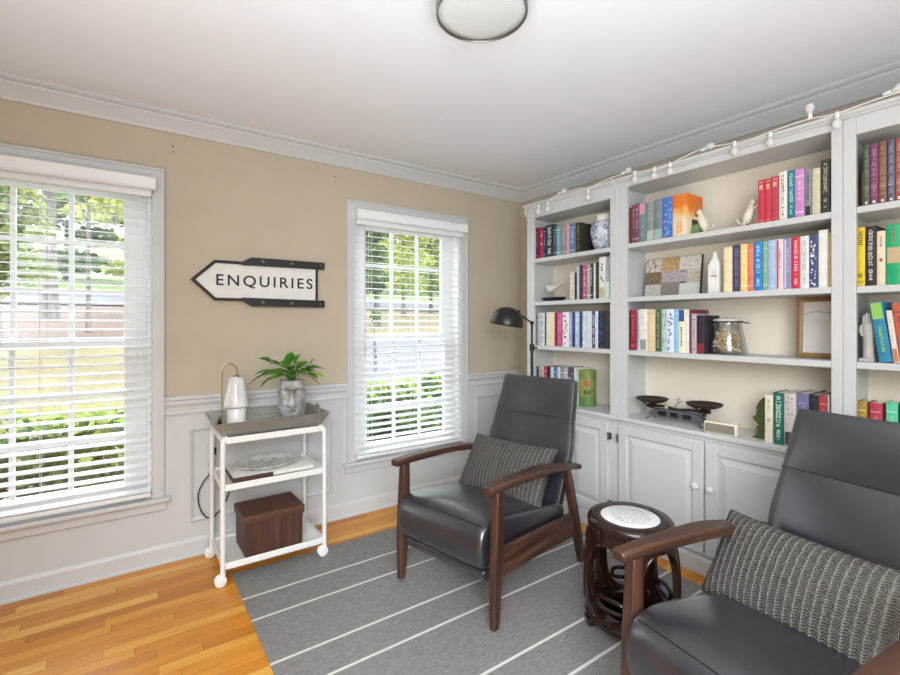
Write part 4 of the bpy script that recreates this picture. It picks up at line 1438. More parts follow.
def make_book(label, group, loc, w, h, dep, c1, c2, style, lean=0.0):
    """spine in the local plane x = 0 facing -x, thickness along y (left is +y), foot at z = 0"""
    t = thing('book', label, 'book', loc, 0, group)
    if lean:
        t.rotation_euler.x = lean
    hw_ = w / 2
    bt = min(.0022, w * .14)
    rgh = brnd.choice((.35, .45, .6))
    bm = B()
    # spine slightly rounded, one continuous cover section swept up the height
    rd = min(.004, w * .16)
    sec = [(dep, hw_), (.004, hw_), (.0012, hw_ - rd * .35), (0, hw_ - rd), (0, -hw_ + rd), (.0012, -hw_ + rd * .35), (.004, -hw_), (dep, -hw_), (dep, -hw_ + bt), (.005, -hw_ + bt), (.005, hw_ - bt), (dep, hw_ - bt)]
    loft(bm, [[V(x, y, z) for x, y in sec] for z in (0, h)])
    cm_ = plain(c1, rgh, .05, 26)
    if style == 'o':              # cream below, cloudy orange print above
        kk = N('orange and cream book cloth')
        sp_ = kk.n('ShaderNodeSeparateXYZ'); kk.l(kk.coord(), sp_.inputs[0])
        ff = kk.math('ADD', kk.math('ADD', kk.math('DIVIDE', sp_.outputs['Z'], h), kk.math('MULTIPLY', sp_.outputs['X'], 1.1)), kk.math('MULTIPLY', kk.noise(18, 4), .5))
        kk.col(kk.ramp(ff, [(.62, '#e6d3b4'), (.80, '#e9b468'), (.98, '#e07a26')]))
        kk.set(Roughness=.5)
        cm_ = kk.m
    obj('cover', bm, cm_, t, smooth=30)
    bm = B()
    box(bm, .0052, dep - .004, -hw_ + bt + .0001, hw_ - bt - .0001, .003, h - .004)
    obj('page_block', bm, M['pages'], t, flat=True)
    # printing on the spine
    pieces = []
    def pb(*q_):
        pieces.append(q_)
    e = -.0005
    fw = hw_ - rd
    def q(z0, z1, y0=-1.0, y1=1.0, wrap=False):
        pb(e, .0004, y0 * fw, y1 * fw, z0 * h, z1 * h)
    def text(z0, z1, y0=-.45, y1=.45):
        z = z1 * h
        while z > z0 * h:
            s = brnd.uniform(.004, .0075)
            if brnd.random() < .82:
                a_ = brnd.uniform(y0, y0 * .5); b_ = brnd.uniform(y1 * .5, y1)
                if brnd.random() < .5:
                    pb(e, .0004, a_ * fw, b_ * fw, z - s * .45, z)
                else:
                    pb(e, .0004, a_ * fw, (a_ + .3) * fw, z - s * .8, z)
                    pb(e, .0004, (b_ - .3) * fw, b_ * fw, z - s * .8, z)
            z -= s
    if style == 'p':
        q(.90, .915); q(.07, .08)
    elif style == 'b':
        q(.84, .865, -1, 1); q(.10, .125, -1, 1); text(.38, .78, -.4, .4)
    elif style == 't':
        text(.10, .28, -.5, .5); text(.36, .93, -.62, .62)
    elif style == 'd':
        q(.44, .50, -.45, .45); text(.70, .90, -.4, .4)
    elif style == 'x':
        for i in range(26):
            z = brnd.uniform(.03, .93); y = brnd.uniform(-.95, .6)
            q(z, z + brnd.uniform(.015, .05), y, min(1, y + brnd.uniform(.15, .6)))
    elif style in ('f', 'f2'):
        q(.02, .27 if style == 'f' else .40)
        for i in range(6):
            z = brnd.uniform(.4, .9); y = brnd.uniform(-.8, .5)
            q(z, z + .02, y, y + .3)
    elif style == 'f3':
        q(.02, .22); text(.3, .95, -.7, .7)
    elif style == 'h':
        q(.72, .99); text(.15, .6, -.4, .4)
    elif style == 'o':
        text(.10, .36, -.5, .5)
    elif style == 'g':
        q(.93, .95); q(.80, .88, -.7, .7); q(.77, .785); q(.06, .07)
    elif style == 'b2':
        q(.02, .98, .35, 1.0); text(.3, .8, -.5, .1)
    elif style == 'r':
        for i in range(5):
            q(.16 + .16 * i, .17 + .16 * i); text(.19 + .16 * i, .27 + .16 * i, -.6, .6)
        q(.28, .30)
    elif style == 'y':
        for i in range(7):
            q(.70 + .035 * i, .72 + .035 * i, -.85, .75 if i % 2 else .5)
        q(.15, .22, -.6, -.1); q(.15, .22, .1, .6); q(.07, .085)
    elif style == 'm':
        q(.36, .62, -1, 1); text(.68, .95, -.25, .25)
    pm = plain(c2, rgh, .04, 40)
    if len(pieces) <= 4:
        for q_ in pieces:
            boxobj('spine_band', q_, pm, t)
    else:
        bm = B()
        for q_ in pieces:
            box(bm, *q_)
        obj('spine_print', bm, pm, t, flat=True)
    if style == 'r':
        bm = B()
        box(bm, e, .0004, -.5 * fw, .5 * fw, .035 * h, .075 * h)
        s_ = obj('shelf_sticker', bm, plain('#e8e6e0', .5, .02, 20), t, flat=True)
        s_['label'] = 'small white square sticker'
    if style == 'o':
        bm = B()
        box(bm, .05, dep - .03, -hw_ - .0007, -hw_ + .0002, h * .16, h * .40)
        s_ = obj('cover_picture', bm, plain('#4a3626', .45, .1, 30), t, flat=True)
        s_['label'] = 'dark picture on the front cover'
    if style == 'f' and h > .25:
        bm = B()
        for z, y in ((.80, -.2), (.72, .1), (.66, -.1), (.50, .3), (.45, 0), (.40, -.4)):
            box(bm, e, .0004, (y - .25) * fw, (y + .3) * fw, z * h, (z + .035) * h)
        q2 = obj('dark_print', bm, plain('#2a2a2e', .5, .05, 40), t, flat=True)
    return t

FOOT = {'tall white dark-blotted olive-footed hardback': '#b9b58c'}
for key, (xf_, zs, items) in ROWS.items():
    place, grp = WHERE[key]
    n = len(items)
    for i, (ya, yb, h, desc, c1, c2, style) in enumerate(items):
        ya = min(ya, {'L': 2.458, 'M': 1.692, 'R': .625}[key[0]])
        w = max(.008, ya - yb - .0008)
        noun = '' if ('hardback' in desc or 'volume' in desc) else ' book'
        lab = '%s%s, %s from left, %s' % (desc, noun, ORD[i], place)
        dmax = 2.676 - xf_
        dep = min(dmax - .012, brnd.uniform(.135, .17) if h < .22 else brnd.uniform(.155, .20))
        if key == 'R4':
            dep = .10
        if desc.startswith('wide cream hardback with orange'):
            dep = .165
        c2 = FOOT.get(desc, c2)
        make_book(lab, grp, (xf_ + brnd.uniform(-.004, .006), (ya + yb) / 2, zs + .0003), w, h, dep, c1, c2, style)
# loose ones
make_book('narrow black book right of the blue and white jar', 'books on the top shelf of the corner bookcase', (2.47, 1.778, 1.7473), .018, .215, .15, '#23242c', '#5a6478', 't')
make_book('thin tan book left of the gilt volumes, right-hand bookcase top shelf', 'books at the right-hand bookcase edge', (2.47, .592, 1.7553), .012, .150, .15, '#b08a4e', '#d0ae74', 'p')
# three leaning volumes on the third shelf of the right-hand bookcase
def leaning(label, y_foot_left, w, h, dep, c1, c2, style, deg):
    a = R(deg)           # tips to the left (towards +y) at the top
    # right lower edge lifts when leaning left: pivot on the left lower corner
    cy_ = y_foot_left - w / 2 * math.cos(a)
    cz_ = 1.128 + w / 2 * math.sin(a)
    return make_book(label, 'leaning books on the third shelf of the right-hand bookcase', (2.455, cy_, cz_ + .0004), w, h, dep, c1, c2, style, -(-a) if False else a * -1)
leaning('thick teal blue hardback leaning left towards the white hand sculpture', .541, .040, .238, .165, '#2a7fa0', '#8fc45a', 'h', 7.5)
leaning('thin white and orange book leaning on the teal blue hardback', .4985, .018, .206, .15, '#dcd2c8', '#c07a4a', 'f', 6.5)
leaning('coral red hardback leaning behind the thin white and orange book', .479, .036, .232, .165, '#c8604a', '#6a4a58', 'b', 6.5)

# ------------------------------------------------------------------ ornaments on the shelves
def shelf_thing(name, label, cat, x, y, z, rz=0):
    return thing(name, label, cat, (x, y, z + .0004), rz)
# blue and white ginger jar
k = N('blue and white porcelain')
v = k.n('ShaderNodeTexVoronoi', feature='DISTANCE_TO_EDGE'); v.inputs['Scale'].default_value = 62; k.l(k.coord(), v.inputs['Vector'])
n2 = k.noise(22, 5, None, .7)
f = k.math('ADD', k.math('MULTIPLY', v.outputs['Distance'], .45), k.math('MULTIPLY', n2, .75))
k.col(k.ramp(f, [(.30, '#33497f'), (.38, '#8592b4'), (.45, '#cdd1d6'), (.6, '#e6e5e0')]))
k.set(Roughness=.15)
t = shelf_thing('ginger_jar', 'blue and white porcelain jar with a pale rim on the corner bookcase top shelf', 'jar', 2.568, 1.905, 1.747)
bm = B()
lathe(bm, [(.001, .0), (.060, 0), (.066, .006), (.078, .040), (.092, .085), (.099, .125), (.096, .160), (.088, .185), (.068, .197)], 40)
obj('jar_body', bm, k.m, t, smooth=60)
bm = B()
lathe(bm, [(.067, .195), (.063, .202), (.064, .226), (.069, .230), (.069, .236), (.062, .236), (.056, .228), (.054, .19)], 36, cap=False)
r_ = obj('rim', bm, plain('#e6e1d4', .25, .04, 20), t, smooth=40)
r_['label'] = 'cream glazed rim'

# bird figurine on a dark dish
t = shelf_thing('bird_figurine', 'white carved bird figurine standing on a dark base on the corner bookcase', 'figurine', 2.50, 2.292, 1.438)
bm = B()
lathe(bm, [(.001, 0), (.060, 0), (.090, .010), (.104, .026), (.100, .028), (.085, .016), (.001, .012)], 32, sx=.55)
bs = obj('dish_base', bm, M['black'], t, smooth=40)
bm = B()
rings = []
for y, z, r1, r2 in ((.085, .118, .003, .003), (.070, .112, .014, .014), (.050, .098, .026, .026), (.022, .090, .032, .030), (-.012, .097, .028, .023), (-.048, .113, .019, .013), (-.086, .128, .012, .006), (-.098, .130, .003, .002)):
    rings.append([V(r1 * math.cos(q * math.pi / 6), y, z + r2 * math.sin(q * math.pi / 6)) for q in range(12)])
loft(bm, rings)
obj('bird_body', bm, plain('#dcd6c8', .45, .08, 24), t, smooth=70, sub=1)
bm = B()
for dx in (-.022, .022):
    loft(bm, [[V(dx, .03, .094), V(dx * 1.1, .03, .100), V(dx * 1.1, -.02, .104), V(dx, -.02, .098)], [V(dx * 1.1, -.01, .104), V(dx * 1.2, -.01, .108), V(dx * 1.1, -.07, .116), V(dx, -.07, .112)]])
obj('wings', bm, plain('#d0cabb', .5, .08, 24), t)
bm = B()
tube(bm, [(0, .012, .008), (0, .012, .066)], .0028, 6)
tube(bm, [(0, -.012, .008), (0, -.006, .072)], .0028, 6)
obj('stand_rods', bm, plain('#8e897c', .5, .05, 30), t)

# green tin with a painted flower
t = shelf_thing('green_tin', 'tall green tin with an orange painted flower on the corner bookcase counter', 'tin', 2.555, 2.040, .73)
k = N('yellow green painted tin')
f = k.noise(13, 4)
c = k.ramp(f, [(.3, '#5f7638'), (.5, '#848c46'), (.7, '#9c9450')])
sep = k.n('ShaderNodeSeparateXYZ'); k.l(k.coord(), sep.inputs[0])
lo_ = k.math('LESS_THAN', k.math('ADD', sep.outputs['Z'], k.math('MULTIPLY', f, .04)), .075)
k.col(k.mix(k.math('MULTIPLY', lo_, .7), c, '#4a7a42')); k.set(Roughness=.4)
bm = B()
lathe(bm, [(.001, 0), (.056, 0), (.058, .003), (.058, .012), (.056, .014), (.056, .226), (.058, .228), (.058, .236), (.055, .240), (.051, .240), (.051, .232), (.001, .232)], 36)
obj('tin_body', bm, k.m, t, smooth=35)
fa = R(212)
def on_tin(u, z, rr=.0565):
    a = fa + u / .056
    return V(rr * math.cos(a), rr * math.sin(a), z)
bm = B()
for cu, cz, r in ((-.006, .158, .010), (.008, .160, .010), (0, .148, .010), (-.010, .147, .008), (.011, .148, .008), (0, .165, .009)):
    ring = [on_tin(cu + r * math.cos(q * math.pi / 6), cz + r * math.sin(q * math.pi / 6), .0572) for q in range(12)]
    loft(bm, [ring, [p * 1.006 + V(0, 0, -p.z * .006) for p in ring]])
obj('painted_flower', bm, plain('#c05a2c', .5, .1, 60), t)
bm = B()
tube(bm, [on_tin(0, .140, .0568), on_tin(.002, .09, .0568), on_tin(-.002, .055, .0568)], .002, 5)
for s in (-1, 1):
    ring = [on_tin(s * .012 + .007 * math.cos(q * math.pi / 5), .095 + .016 * math.sin(q * math.pi / 5), .0572) for q in range(10)]
    loft(bm, [ring, [p * 1.006 + V(0, 0, -p.z * .006) for p in ring]])
obj('painted_stem', bm, plain('#3c3f2c', .5, .1, 60), t)

# cat bookends
def make_cat(label, y, flip):
    t = shelf_thing('cat_bookend', label, 'bookend', 2.515, y, 1.752)
    s = flip                      # +1: leans towards the left books (+y)
    bm = B()
    if s > 0:
        box(bm, -.030, .040, .006, .045, 0, .055)
        obj('green_block', bm, plain('#6f8a5c', .6, .05, 30), t, .003)
    else:
        bm.free()
    bm = B()
    lathe(bm, [(.001, 0), (.030, 0), (.030, .004), (.001, .004)], 20, sy=.8)
    obj('base', bm, plain('#d9d2c2', .55, .05, 30), t)
    bm = B()
    def chain(pts, rad):
        P = smoothpath(pts, 4)
        rr = []
        m = len(pts) - 1
        for i in range(len(P)):
            u = i / (len(P) - 1) * m
            a_ = min(int(u), m - 1)
            rr.append(rad[a_] * (1 - (u - a_)) + rad[a_ + 1] * (u - a_))
        tube(bm, P, rr, 10)
    # body rising towards the books, long forelegs up on them, head thrown up, tail curling away
    chain([(0, -.018 * s, .020), (0, -.012 * s, .045), (0, .0, .080), (0, .006 * s, .100), (0, .010 * s, .116)], [.013, .024, .021, .016, .007])
    chain([(0, .006 * s, .108), (0, .012 * s, .120), (0, .022 * s, .124), (0, .030 * s, .122)], [.010, .0155, .013, .006])
    for dx in (-.010, .010):
        chain([(dx * 1.1, -.014 * s, .034), (dx * 1.4, -.022 * s, .020), (dx * 1.4, -.016 * s, .0075), (dx * 1.4, -.004 * s, .0075)], [.011, .009, .006, .005])
        chain([(dx * .9, .006 * s, .094), (dx, .022 * s, .088), (dx, .036 * s, .100)], [.008, .006, .005])
        chain([(dx * .7, .010 * s, .128), (dx * .9, .009 * s, .140)], [.006, .0015])
    chain([(0, -.020 * s, .026), (0, -.040 * s, .022), (0, -.056 * s, .036), (0, -.060 * s, .054)], [.006, .0045, .004, .003])
    obj('cat_body', bm, plain('#e4dac6', .5, .06, 30), t, smooth=70)
    bm = B()
    for dx in (-.006, .006):
        sphere(bm, (dx, .022 * s, .1325), .0022, 8, 6)
    sphere(bm, (0, .0335 * s, .1225), .0022, 8, 6)
    obj('face_paint', bm, M['black'], t)
    return t
make_cat('cream cat bookend reaching up the orange topped book', 1.262, 1)
make_cat('cream cat bookend reaching up the red volumes', 1.030, -1)

# patchwork canvas
t = thing('patchwork_picture', 'patchwork picture of printed squares leaning on the middle bookcase second shelf', 'picture', (2.612, 1.492, 1.4408))
t.rotation_euler = (0, R(7), 0)
bm = B()
box(bm, 0, .020, -.168, .168, 0, .232)
obj('canvas', bm, plain('#4a4038', .7, .05, 30), t, .002)
PW = [(-1.0, -.38, .66, 1, '#d8cfc2', '#7a5c54'), (-.38, .26, .66, 1, '#c8a878', '#8c6c4c'), (.26, 1.0, .60, 1, '#dcd8cc', '#a8a498'),
      (-1.0, -.38, .33, .66, '#6a5844', '#b09872'), (-.38, .55, .36, .66, '#bfb0ae', '#6c6a80'), (.55, 1.0, .32, .60, '#d8ccb4', '#4a3a34'),
      (-1.0, -.38, .02, .33, '#cfcbc2', '#8e867c'), (-.38, .30, .02, .36, '#80766c', '#a8a098'), (.30, 1.0, .02, .32, '#d9dbd2', '#b0b8b0')]
for i, (u0, u1, v0, v1, ca, cb) in enumerate(PW):
    bm = B()
    box(bm, -.0012, .0002, -u1 * .166, -u0 * .166, v0 * .23, v1 * .23)
    k = N('printed patch')
    f = k.noise(40 + 22 * i, 4, None, .7)
    k.col(k.ramp(f, [(.36, cb), (.52, ca), (.6, ca)])); k.set(Roughness=.7)
    obj('patch', bm, k.m, t, flat=True)

# white house-shaped bottle
t = shelf_thing('white_bottle', 'white house-shaped ceramic bottle beside the cream hardback on the second shelf', 'bottle', 2.50, 1.186, 1.437)
bm = B()
rings = []
for z, sx, sy in ((0, .020, .026), (.003, .022, .028), (.145, .022, .028), (.149, .020, .026), (.188, .009, .010), (.196, .008, .009), (.210, .008, .009), (.213, .006, .006)):
    rings.append(rect(sx, sy, z))
loft(bm, rings)
obj('bottle_body', bm, plain('#e9e7e2', .3, .03, 14), t, .0025, smooth=40)
bm = B()
box(bm, -.0226, -.0219, -.016, .014, .085, .092)
for i in range(5):
    box(bm, -.0226, -.0219, -.014 + i * .004, -.012 + i * .004, .070 + i * .009, .080 + i * .009)
obj('printed_mark', bm, plain('#b08a8a', .5, .04, 30), t, flat=True)

# glass clip-top jar of wooden pegs
t = shelf_thing('glass_jar', 'clear clip-top glass jar full of wooden pegs on the middle bookcase third shelf', 'jar', 2.548, 1.150, 1.125)
bm = B()
lathe(bm, [(.001, .0), (.082, 0), (.090, .006), (.091, .020), (.066, .150), (.062, .160), (.064, .166), (.061, .166), (.059, .160), (.063, .150), (.087, .022), (.085, .010), (.001, .008)], 40)
obj('glass_body', bm, M['jar'], t, smooth=50)
bm = B()
lathe(bm, [(.001, .168), (.066, .168), (.068, .172), (.062, .180), (.030, .186), (.001, .187)], 36)
obj('lid', bm, plain('#cfd0cc', .2, .04, 14), t, smooth=40)
bm = B()
torus(bm, (0, 0, .165), .068, .0038, 36, 8)
tube(bm, smoothpath([(-.02, -.070, .165), (-.01, -.098, .160), (.01, -.098, .158), (.02, -.070, .163)], 5), .003, 6)
obj('clip_ring', bm, plain('#3a3733', .4, .04, 40, metal=.7), t)
prn = random.Random(5)
for i in range(44):
    pr = .058 * math.sqrt(prn.random()); pa = prn.uniform(0, 6.28)
    pz = prn.uniform(.020, .105)
    lim = .083 - pz * .20
    c = V(pr * math.cos(pa), pr * math.sin(pa), pz)
    d = V(prn.uniform(-1, 1), prn.uniform(-1, 1), prn.uniform(-.5, .5)).normalized()
    L_ = .033
    for q in range(12):
        e0, e1 = c + d * L_, c - d * L_
        if all(math.hypot(e_.x, e_.y) < (.078 - e_.z * .185) and .014 < e_.z < .135 for e_ in (e0, e1)):
            break
        L_ *= .85
    bm = B()
    tube(bm, [c - d * L_, c + d * L_], .0052, 6)
    pg = obj('wooden_peg', bm, plain(prn.choice(['#d8c096', '#c8a878', '#e4d2b0', '#a88658']), .6, .06, 40), None)
    pg.location = Vector((2.548, 1.150, 1.1254))
    tag(pg, 'pale wooden peg lying among others inside the clip-top glass jar', 'peg', 'wooden pegs in the glass jar')

# picture frame
t = thing('picture_frame', 'oak framed picture behind glass leaning at the right end of the third shelf', 'picture', (2.562, .787, 1.1278))
t.rotation_euler = (0, R(3), R(0))
fw_, fh_ = .185, .276
yo = -.0275
bm = B()
hwf = fw_ / 2
prof = [(0, 0), (0, -.016), (.012, -.020), (.022, -.014), (.022, 0)]
rings = []
for yy, zz, sy, sz in ((-hwf, 0, 1, 1), (hwf, 0, -1, 1), (hwf, fh_, -1, -1), (-hwf, fh_, 1, -1)):
    rings.append([V(d + .006, yy + a * sy + yo + .0, zz + a * sz) for a, d in prof])
loft(bm, rings, cap=False, closed=True)
obj('frame', bm, M['framewood'], t, smooth=25)
bm = B()
box(bm, .001, .006, -hwf + .018 + yo, hwf - .018 + yo, .018, fh_ - .018)
k = N('pale print')
f = k.noise(9, 4)
k.col(k.ramp(f, [(.3, '#e6e5df'), (.55, '#f6f5f0')])); k.set(Roughness=.5)
obj('print', bm, k.m, t, flat=True)
bm = B()
tube(bm, smoothpath([(.0, hwf - .022 + yo, .195), (.0, .03 + yo, .208), (0, -.03 + yo, .205), (0, -.075 + yo, .222)], 6), .0016, 5)
tube(bm, smoothpath([(0, .02 + yo, .206), (0, .008 + yo, .218), (0, .0 + yo, .216)], 4), .0013, 5)
tube(bm, smoothpath([(0, -.02 + yo, .205), (0, -.03 + yo, .19)], 4), .0013, 5)
obj('drawn_twig', bm, plain('#8a8880', .6, .04, 40), t)
bm = B()
box(bm, -.0040, -.0025, -hwf + .018 + yo, hwf - .018 + yo, .018, fh_ - .018)
k = N('picture glass')
tr = k.n('ShaderNodeBsdfTransparent'); gl = k.n('ShaderNodeBsdfGlossy'); gl.inputs['Roughness'].default_value = .03
mx = k.n('ShaderNodeMixShader'); mx.inputs[0].default_value = .16
k.l(tr.outputs[0], mx.inputs[1]); k.l(gl.outputs[0], mx.inputs[2]); k.l(mx.outputs[0], k.out.inputs[0])
obj('glass', bm, k.m, t, flat=True)

# balance scale
M['rust'] = plain('#3a2c26', .55, .10, 30, metal=.35, name='rusty dark iron')
M['greyiron'] = plain('#5c5d66', .5, .06, 30, metal=.3, name='grey painted iron')
t = shelf_thing('balance_scale', 'antique iron balance scale with two dark pans on the middle bookcase counter', 'scale', 2.530, 1.408, .7315)
# local y + is left in view
bm = B()
loft(bm, [[V(-.030, y, z0), V(.030, y, z0), V(.026, y, z1), V(-.026, y, z1)] for y, z0, z1 in ((.150, .020, .040), (.120, .018, .062), (.06, .018, .066), (-.06, .018, .066), (-.120, .018, .062), (-.150, .020, .040))])
obj('iron_frame', bm, M['greyiron'], t, .003)
bm = B()
for y0, y1 in ((.045, .095), (-.022, .022), (-.095, -.045)):
    box(bm, -.0300, -.0275, y0, y1, .028, .054)
obj('cast_openings', bm, M['black'], t, .004)
for sx in (-1, 1):
    for sy in (-1, 1):
        bm = B()
        tube(bm, smoothpath([(sx * .022, sy * .128, .040), (sx * .034, sy * .140, .020), (sx * .040, sy * .152, .004), (sx * .046, sy * .162, .0035)], 4), [.010] * 4 * 3 + [.0035] if False else .0045, 8)
        obj('foot', bm, M['greyiron'], t)
bm = B()
tube(bm, smoothpath([(0, .135, .072), (0, .07, .078), (0, 0, .070), (0, -.07, .078), (0, -.135, .076)], 5), .007, 8)
obj('beam', bm, M['rust'], t)
for s, pz in ((1, .094), (-1, .104)):
    bm = B()
    lathe(bm, [(.030, pz - .030), (.034, pz - .024), (.018, pz - .012), (.016, pz - .006), (.001, pz - .006)], 20, c=(0, s * .150, 0))
    tube(bm, [(0, s * .150, .055), (0, s * .150, pz - .02)], .010, 10)
    for q in range(3):
        qa = 2 * math.pi * q / 3
        tube(bm, [(.008 * math.cos(qa), s * .15 + .008 * math.sin(qa), pz - .026), (.05 * math.cos(qa), s * .15 + .05 * math.sin(qa), pz - .004)], .004, 6)
    obj('pan_support', bm, M['rust'], t)
    bm = B()
    lathe(bm, [(.001, pz - .002), (.060, pz), (.082, pz + .010), (.090, pz + .020), (.088, pz + .022), (.078, pz + .013), (.058, pz + .004), (.001, pz + .003)], 40, c=(0, s * .150, 0))
    obj('weighing_pan', bm, M['rust'], t, smooth=50)
bm = B()
sphere(bm, (-.020, .050, .078), .012, 14, 10)
obj('brass_weight', bm, plain('#b8b49c', .35, .06, 30, metal=.4), t)
bm = B()
tube(bm, smoothpath([(0, .010, .075), (0, .004, .095), (0, -.012, .110), (0, -.004, .126), (0, -.016, .134)], 5), .0035, 6)
tube(bm, smoothpath([(0, -.012, .110), (0, -.024, .120), (0, -.030, .114)], 4), .003, 6)
tube(bm, smoothpath([(0, .060, .078), (0, .066, .100), (0, .074, .112)], 4), .003, 6)
obj('pointer', bm, plain('#a89c80', .4, .05, 30, metal=.6), t)

# small cream speaker
t = thing('speaker', 'small cream loudspeaker with a grey grille in front of the balance scale', 'speaker', (2.450, 1.130, .7304), R(0))
t.rotation_euler.z = R(4)
bm = B()
box(bm, -.030, .030, -.078, .078, 0, .060)
obj('speaker_body', bm, M['cream'], t, .009, 4)
bm = B()
box(bm, -.0325, -.028, -.066, .070, .008, .052)
k = N('grey woven grille')
v = k.n('ShaderNodeTexVoronoi'); v.inputs['Scale'].default_value = 700; k.l(k.coord(), v.inputs['Vector'])
k.col(k.ramp(v.outputs['Distance'], [(.2, '#6b665c'), (.6, '#8d877b')])); k.set(Roughness=.8)
obj('grille', bm, k.m, t, .003)
fc = bpy.data.curves.new('script', 'FONT')
fc.body = 'Marshall'; fc.size = .018; fc.extrude = .0006; fc.shear = .35; fc.align_x = 'CENTER'; fc.align_y = 'CENTER'; fc.offset = .0004
fo = bpy.data.objects.new('script', fc); COL.objects.link(fo)
bpy.context.view_layer.update()
me = bpy.data.meshes.new_from_object(fo.evaluated_get(bpy.context.evaluated_depsgraph_get()))
bpy.data.objects.remove(fo)
for v in me.vertices:
    v.co = Vector((-.0332 - v.co.z, -v.co.x * .85 + .004, v.co.y * .85 + .031))
me.materials.clear(); me.materials.append(plain('#cdb98a', .3, .04, 40, metal=.5))
lo = bpy.data.objects.new('script_logo', me); COL.objects.link(lo); lo.parent = t
lo['label'] = 'slanting gold script logo'

# leaf bookend
t = shelf_thing('leaf_bookend', 'dark green leaf-shaped metal bookend left of the cream hardback on the counter', 'bookend', 2.520, .988, .73)
bm = B()
half = [(0, 0), (.022, .004), (.012, .030), (.020, .048), (.007, .062), (.034, .092), (.016, .112), (.015, .150), (.002, .178), (-.018, .198)]
poly = [(u, z) for u, z in half] + [(-.022, .190), (-.018, .0)]
loft(bm, [[V(x, u, z) for u, z in poly] for x in (-.004, .003)])
obj('leaf_plate', bm, plain('#4a5a2c', .5, .08, 40, metal=.2), t, .001)
bm = B()
box(bm, -.02, .05, -.020, .030, 0, .003)
obj('foot_plate', bm, plain('#4a5a2c', .5, .08, 40, metal=.2), t)

# plaster hand sculpture
t = shelf_thing('hand_sculpture', 'pale grey stone sculpture of a raised hand on a square base in the right-hand bookcase', 'sculpture', 2.485, .580, 1.128)
stone = plain('#b9b4ac', .75, .07, 40, bump=.3)
bm = B()
box(bm, -.032, .036, -.022, .024, 0, .014)
obj('base', bm, stone, t, .003)
bm = B()
rings = []
for z, a_, b_ in ((.014, .016, .019), (.05, .015, .018), (.085, .014, .017), (.10, .015, .019), (.13, .016, .021), (.150, .015, .020), (.160, .010, .014)):
    rings.append([V(a_ * math.cos(q * math.pi / 7), b_ * math.sin(q * math.pi / 7), z) for q in range(14)])
loft(bm, rings)
for i, (yy, ln_, r) in enumerate(((.0145, .034, .0046), (.0050, .044, .0050), (-.0045, .041, .0049), (-.0135, .029, .0043))):
    tube(bm, smoothpath([(0, yy, .146), (-.002, yy * .98, .158), (-.004, yy * .9, .152 + ln_ * .8), (-.007, yy * .8, .154 + ln_)], 4), [r * 1.1] * 5 + [r] * 5 + [r * .8] * 2 + [r * .45], 8)
tube(bm, smoothpath([(-.006, .017, .105), (-.012, .022, .122), (-.016, .019, .140), (-.017, .015, .150)], 4), [.0065] * 6 + [.0058] * 6 + [.0035], 8)
obj('raised_hand', bm, stone, t, smooth=70)

# ------------------------------------------------------------------ string lights along the bookcase tops
t = thing('string_lights', 'white string of clear bulbs draped along the top of the bookcases', 'string lights', (2.38, 1.2, 2.15))
def S(y, z, x=2.385):
    return V(x - 2.38, y - 1.2, z - 2.15)
zt_ = 2.150
wire = [S(2.47, 2.125, 2.388), S(2.44, 2.09, 2.388), S(2.40, 2.10, 2.388), S(2.33, 2.115, 2.388), S(2.26, 2.110, 2.388), S(2.18, zt_, 2.40), S(2.08, zt_ + .006, 2.41), S(1.98, zt_ + .004, 2.41), S(1.90, 2.125, 2.388), S(1.82, zt_, 2.40), S(1.72, zt_ + .012, 2.41), S(1.62, zt_ + .012, 2.405), S(1.50, 2.13, 2.388), S(1.40, 2.125, 2.388), S(1.30, zt_ + .004, 2.40), S(1.20, zt_ + .022, 2.41), S(1.10, zt_ + .008, 2.41), S(.98, 2.14, 2.388), S(.86, zt_ + .004, 2.40), S(.76, zt_ + .010, 2.41), S(.66, 2.142, 2.388), S(.56, zt_ + .004, 2.40), S(.44, zt_ + .012, 2.41), S(.3, zt_ + .008, 2.41), S(.1, zt_, 2.41)]
bm = B()
tube(bm, smoothpath(wire, 5), .0028, 6)
tube(bm, smoothpath([S(1.72, zt_ + .012, 2.41), S(1.735, zt_ + .0, 2.388), S(1.716, 2.09, 2.412), S(1.712, 1.95, 2.414), S(1.712, 1.6, 2.414), S(1.712, 1.2, 2.414), S(1.712, .76, 2.414)], 6), .0026, 6)
obj('wire', bm, M['wirewhite'], t)
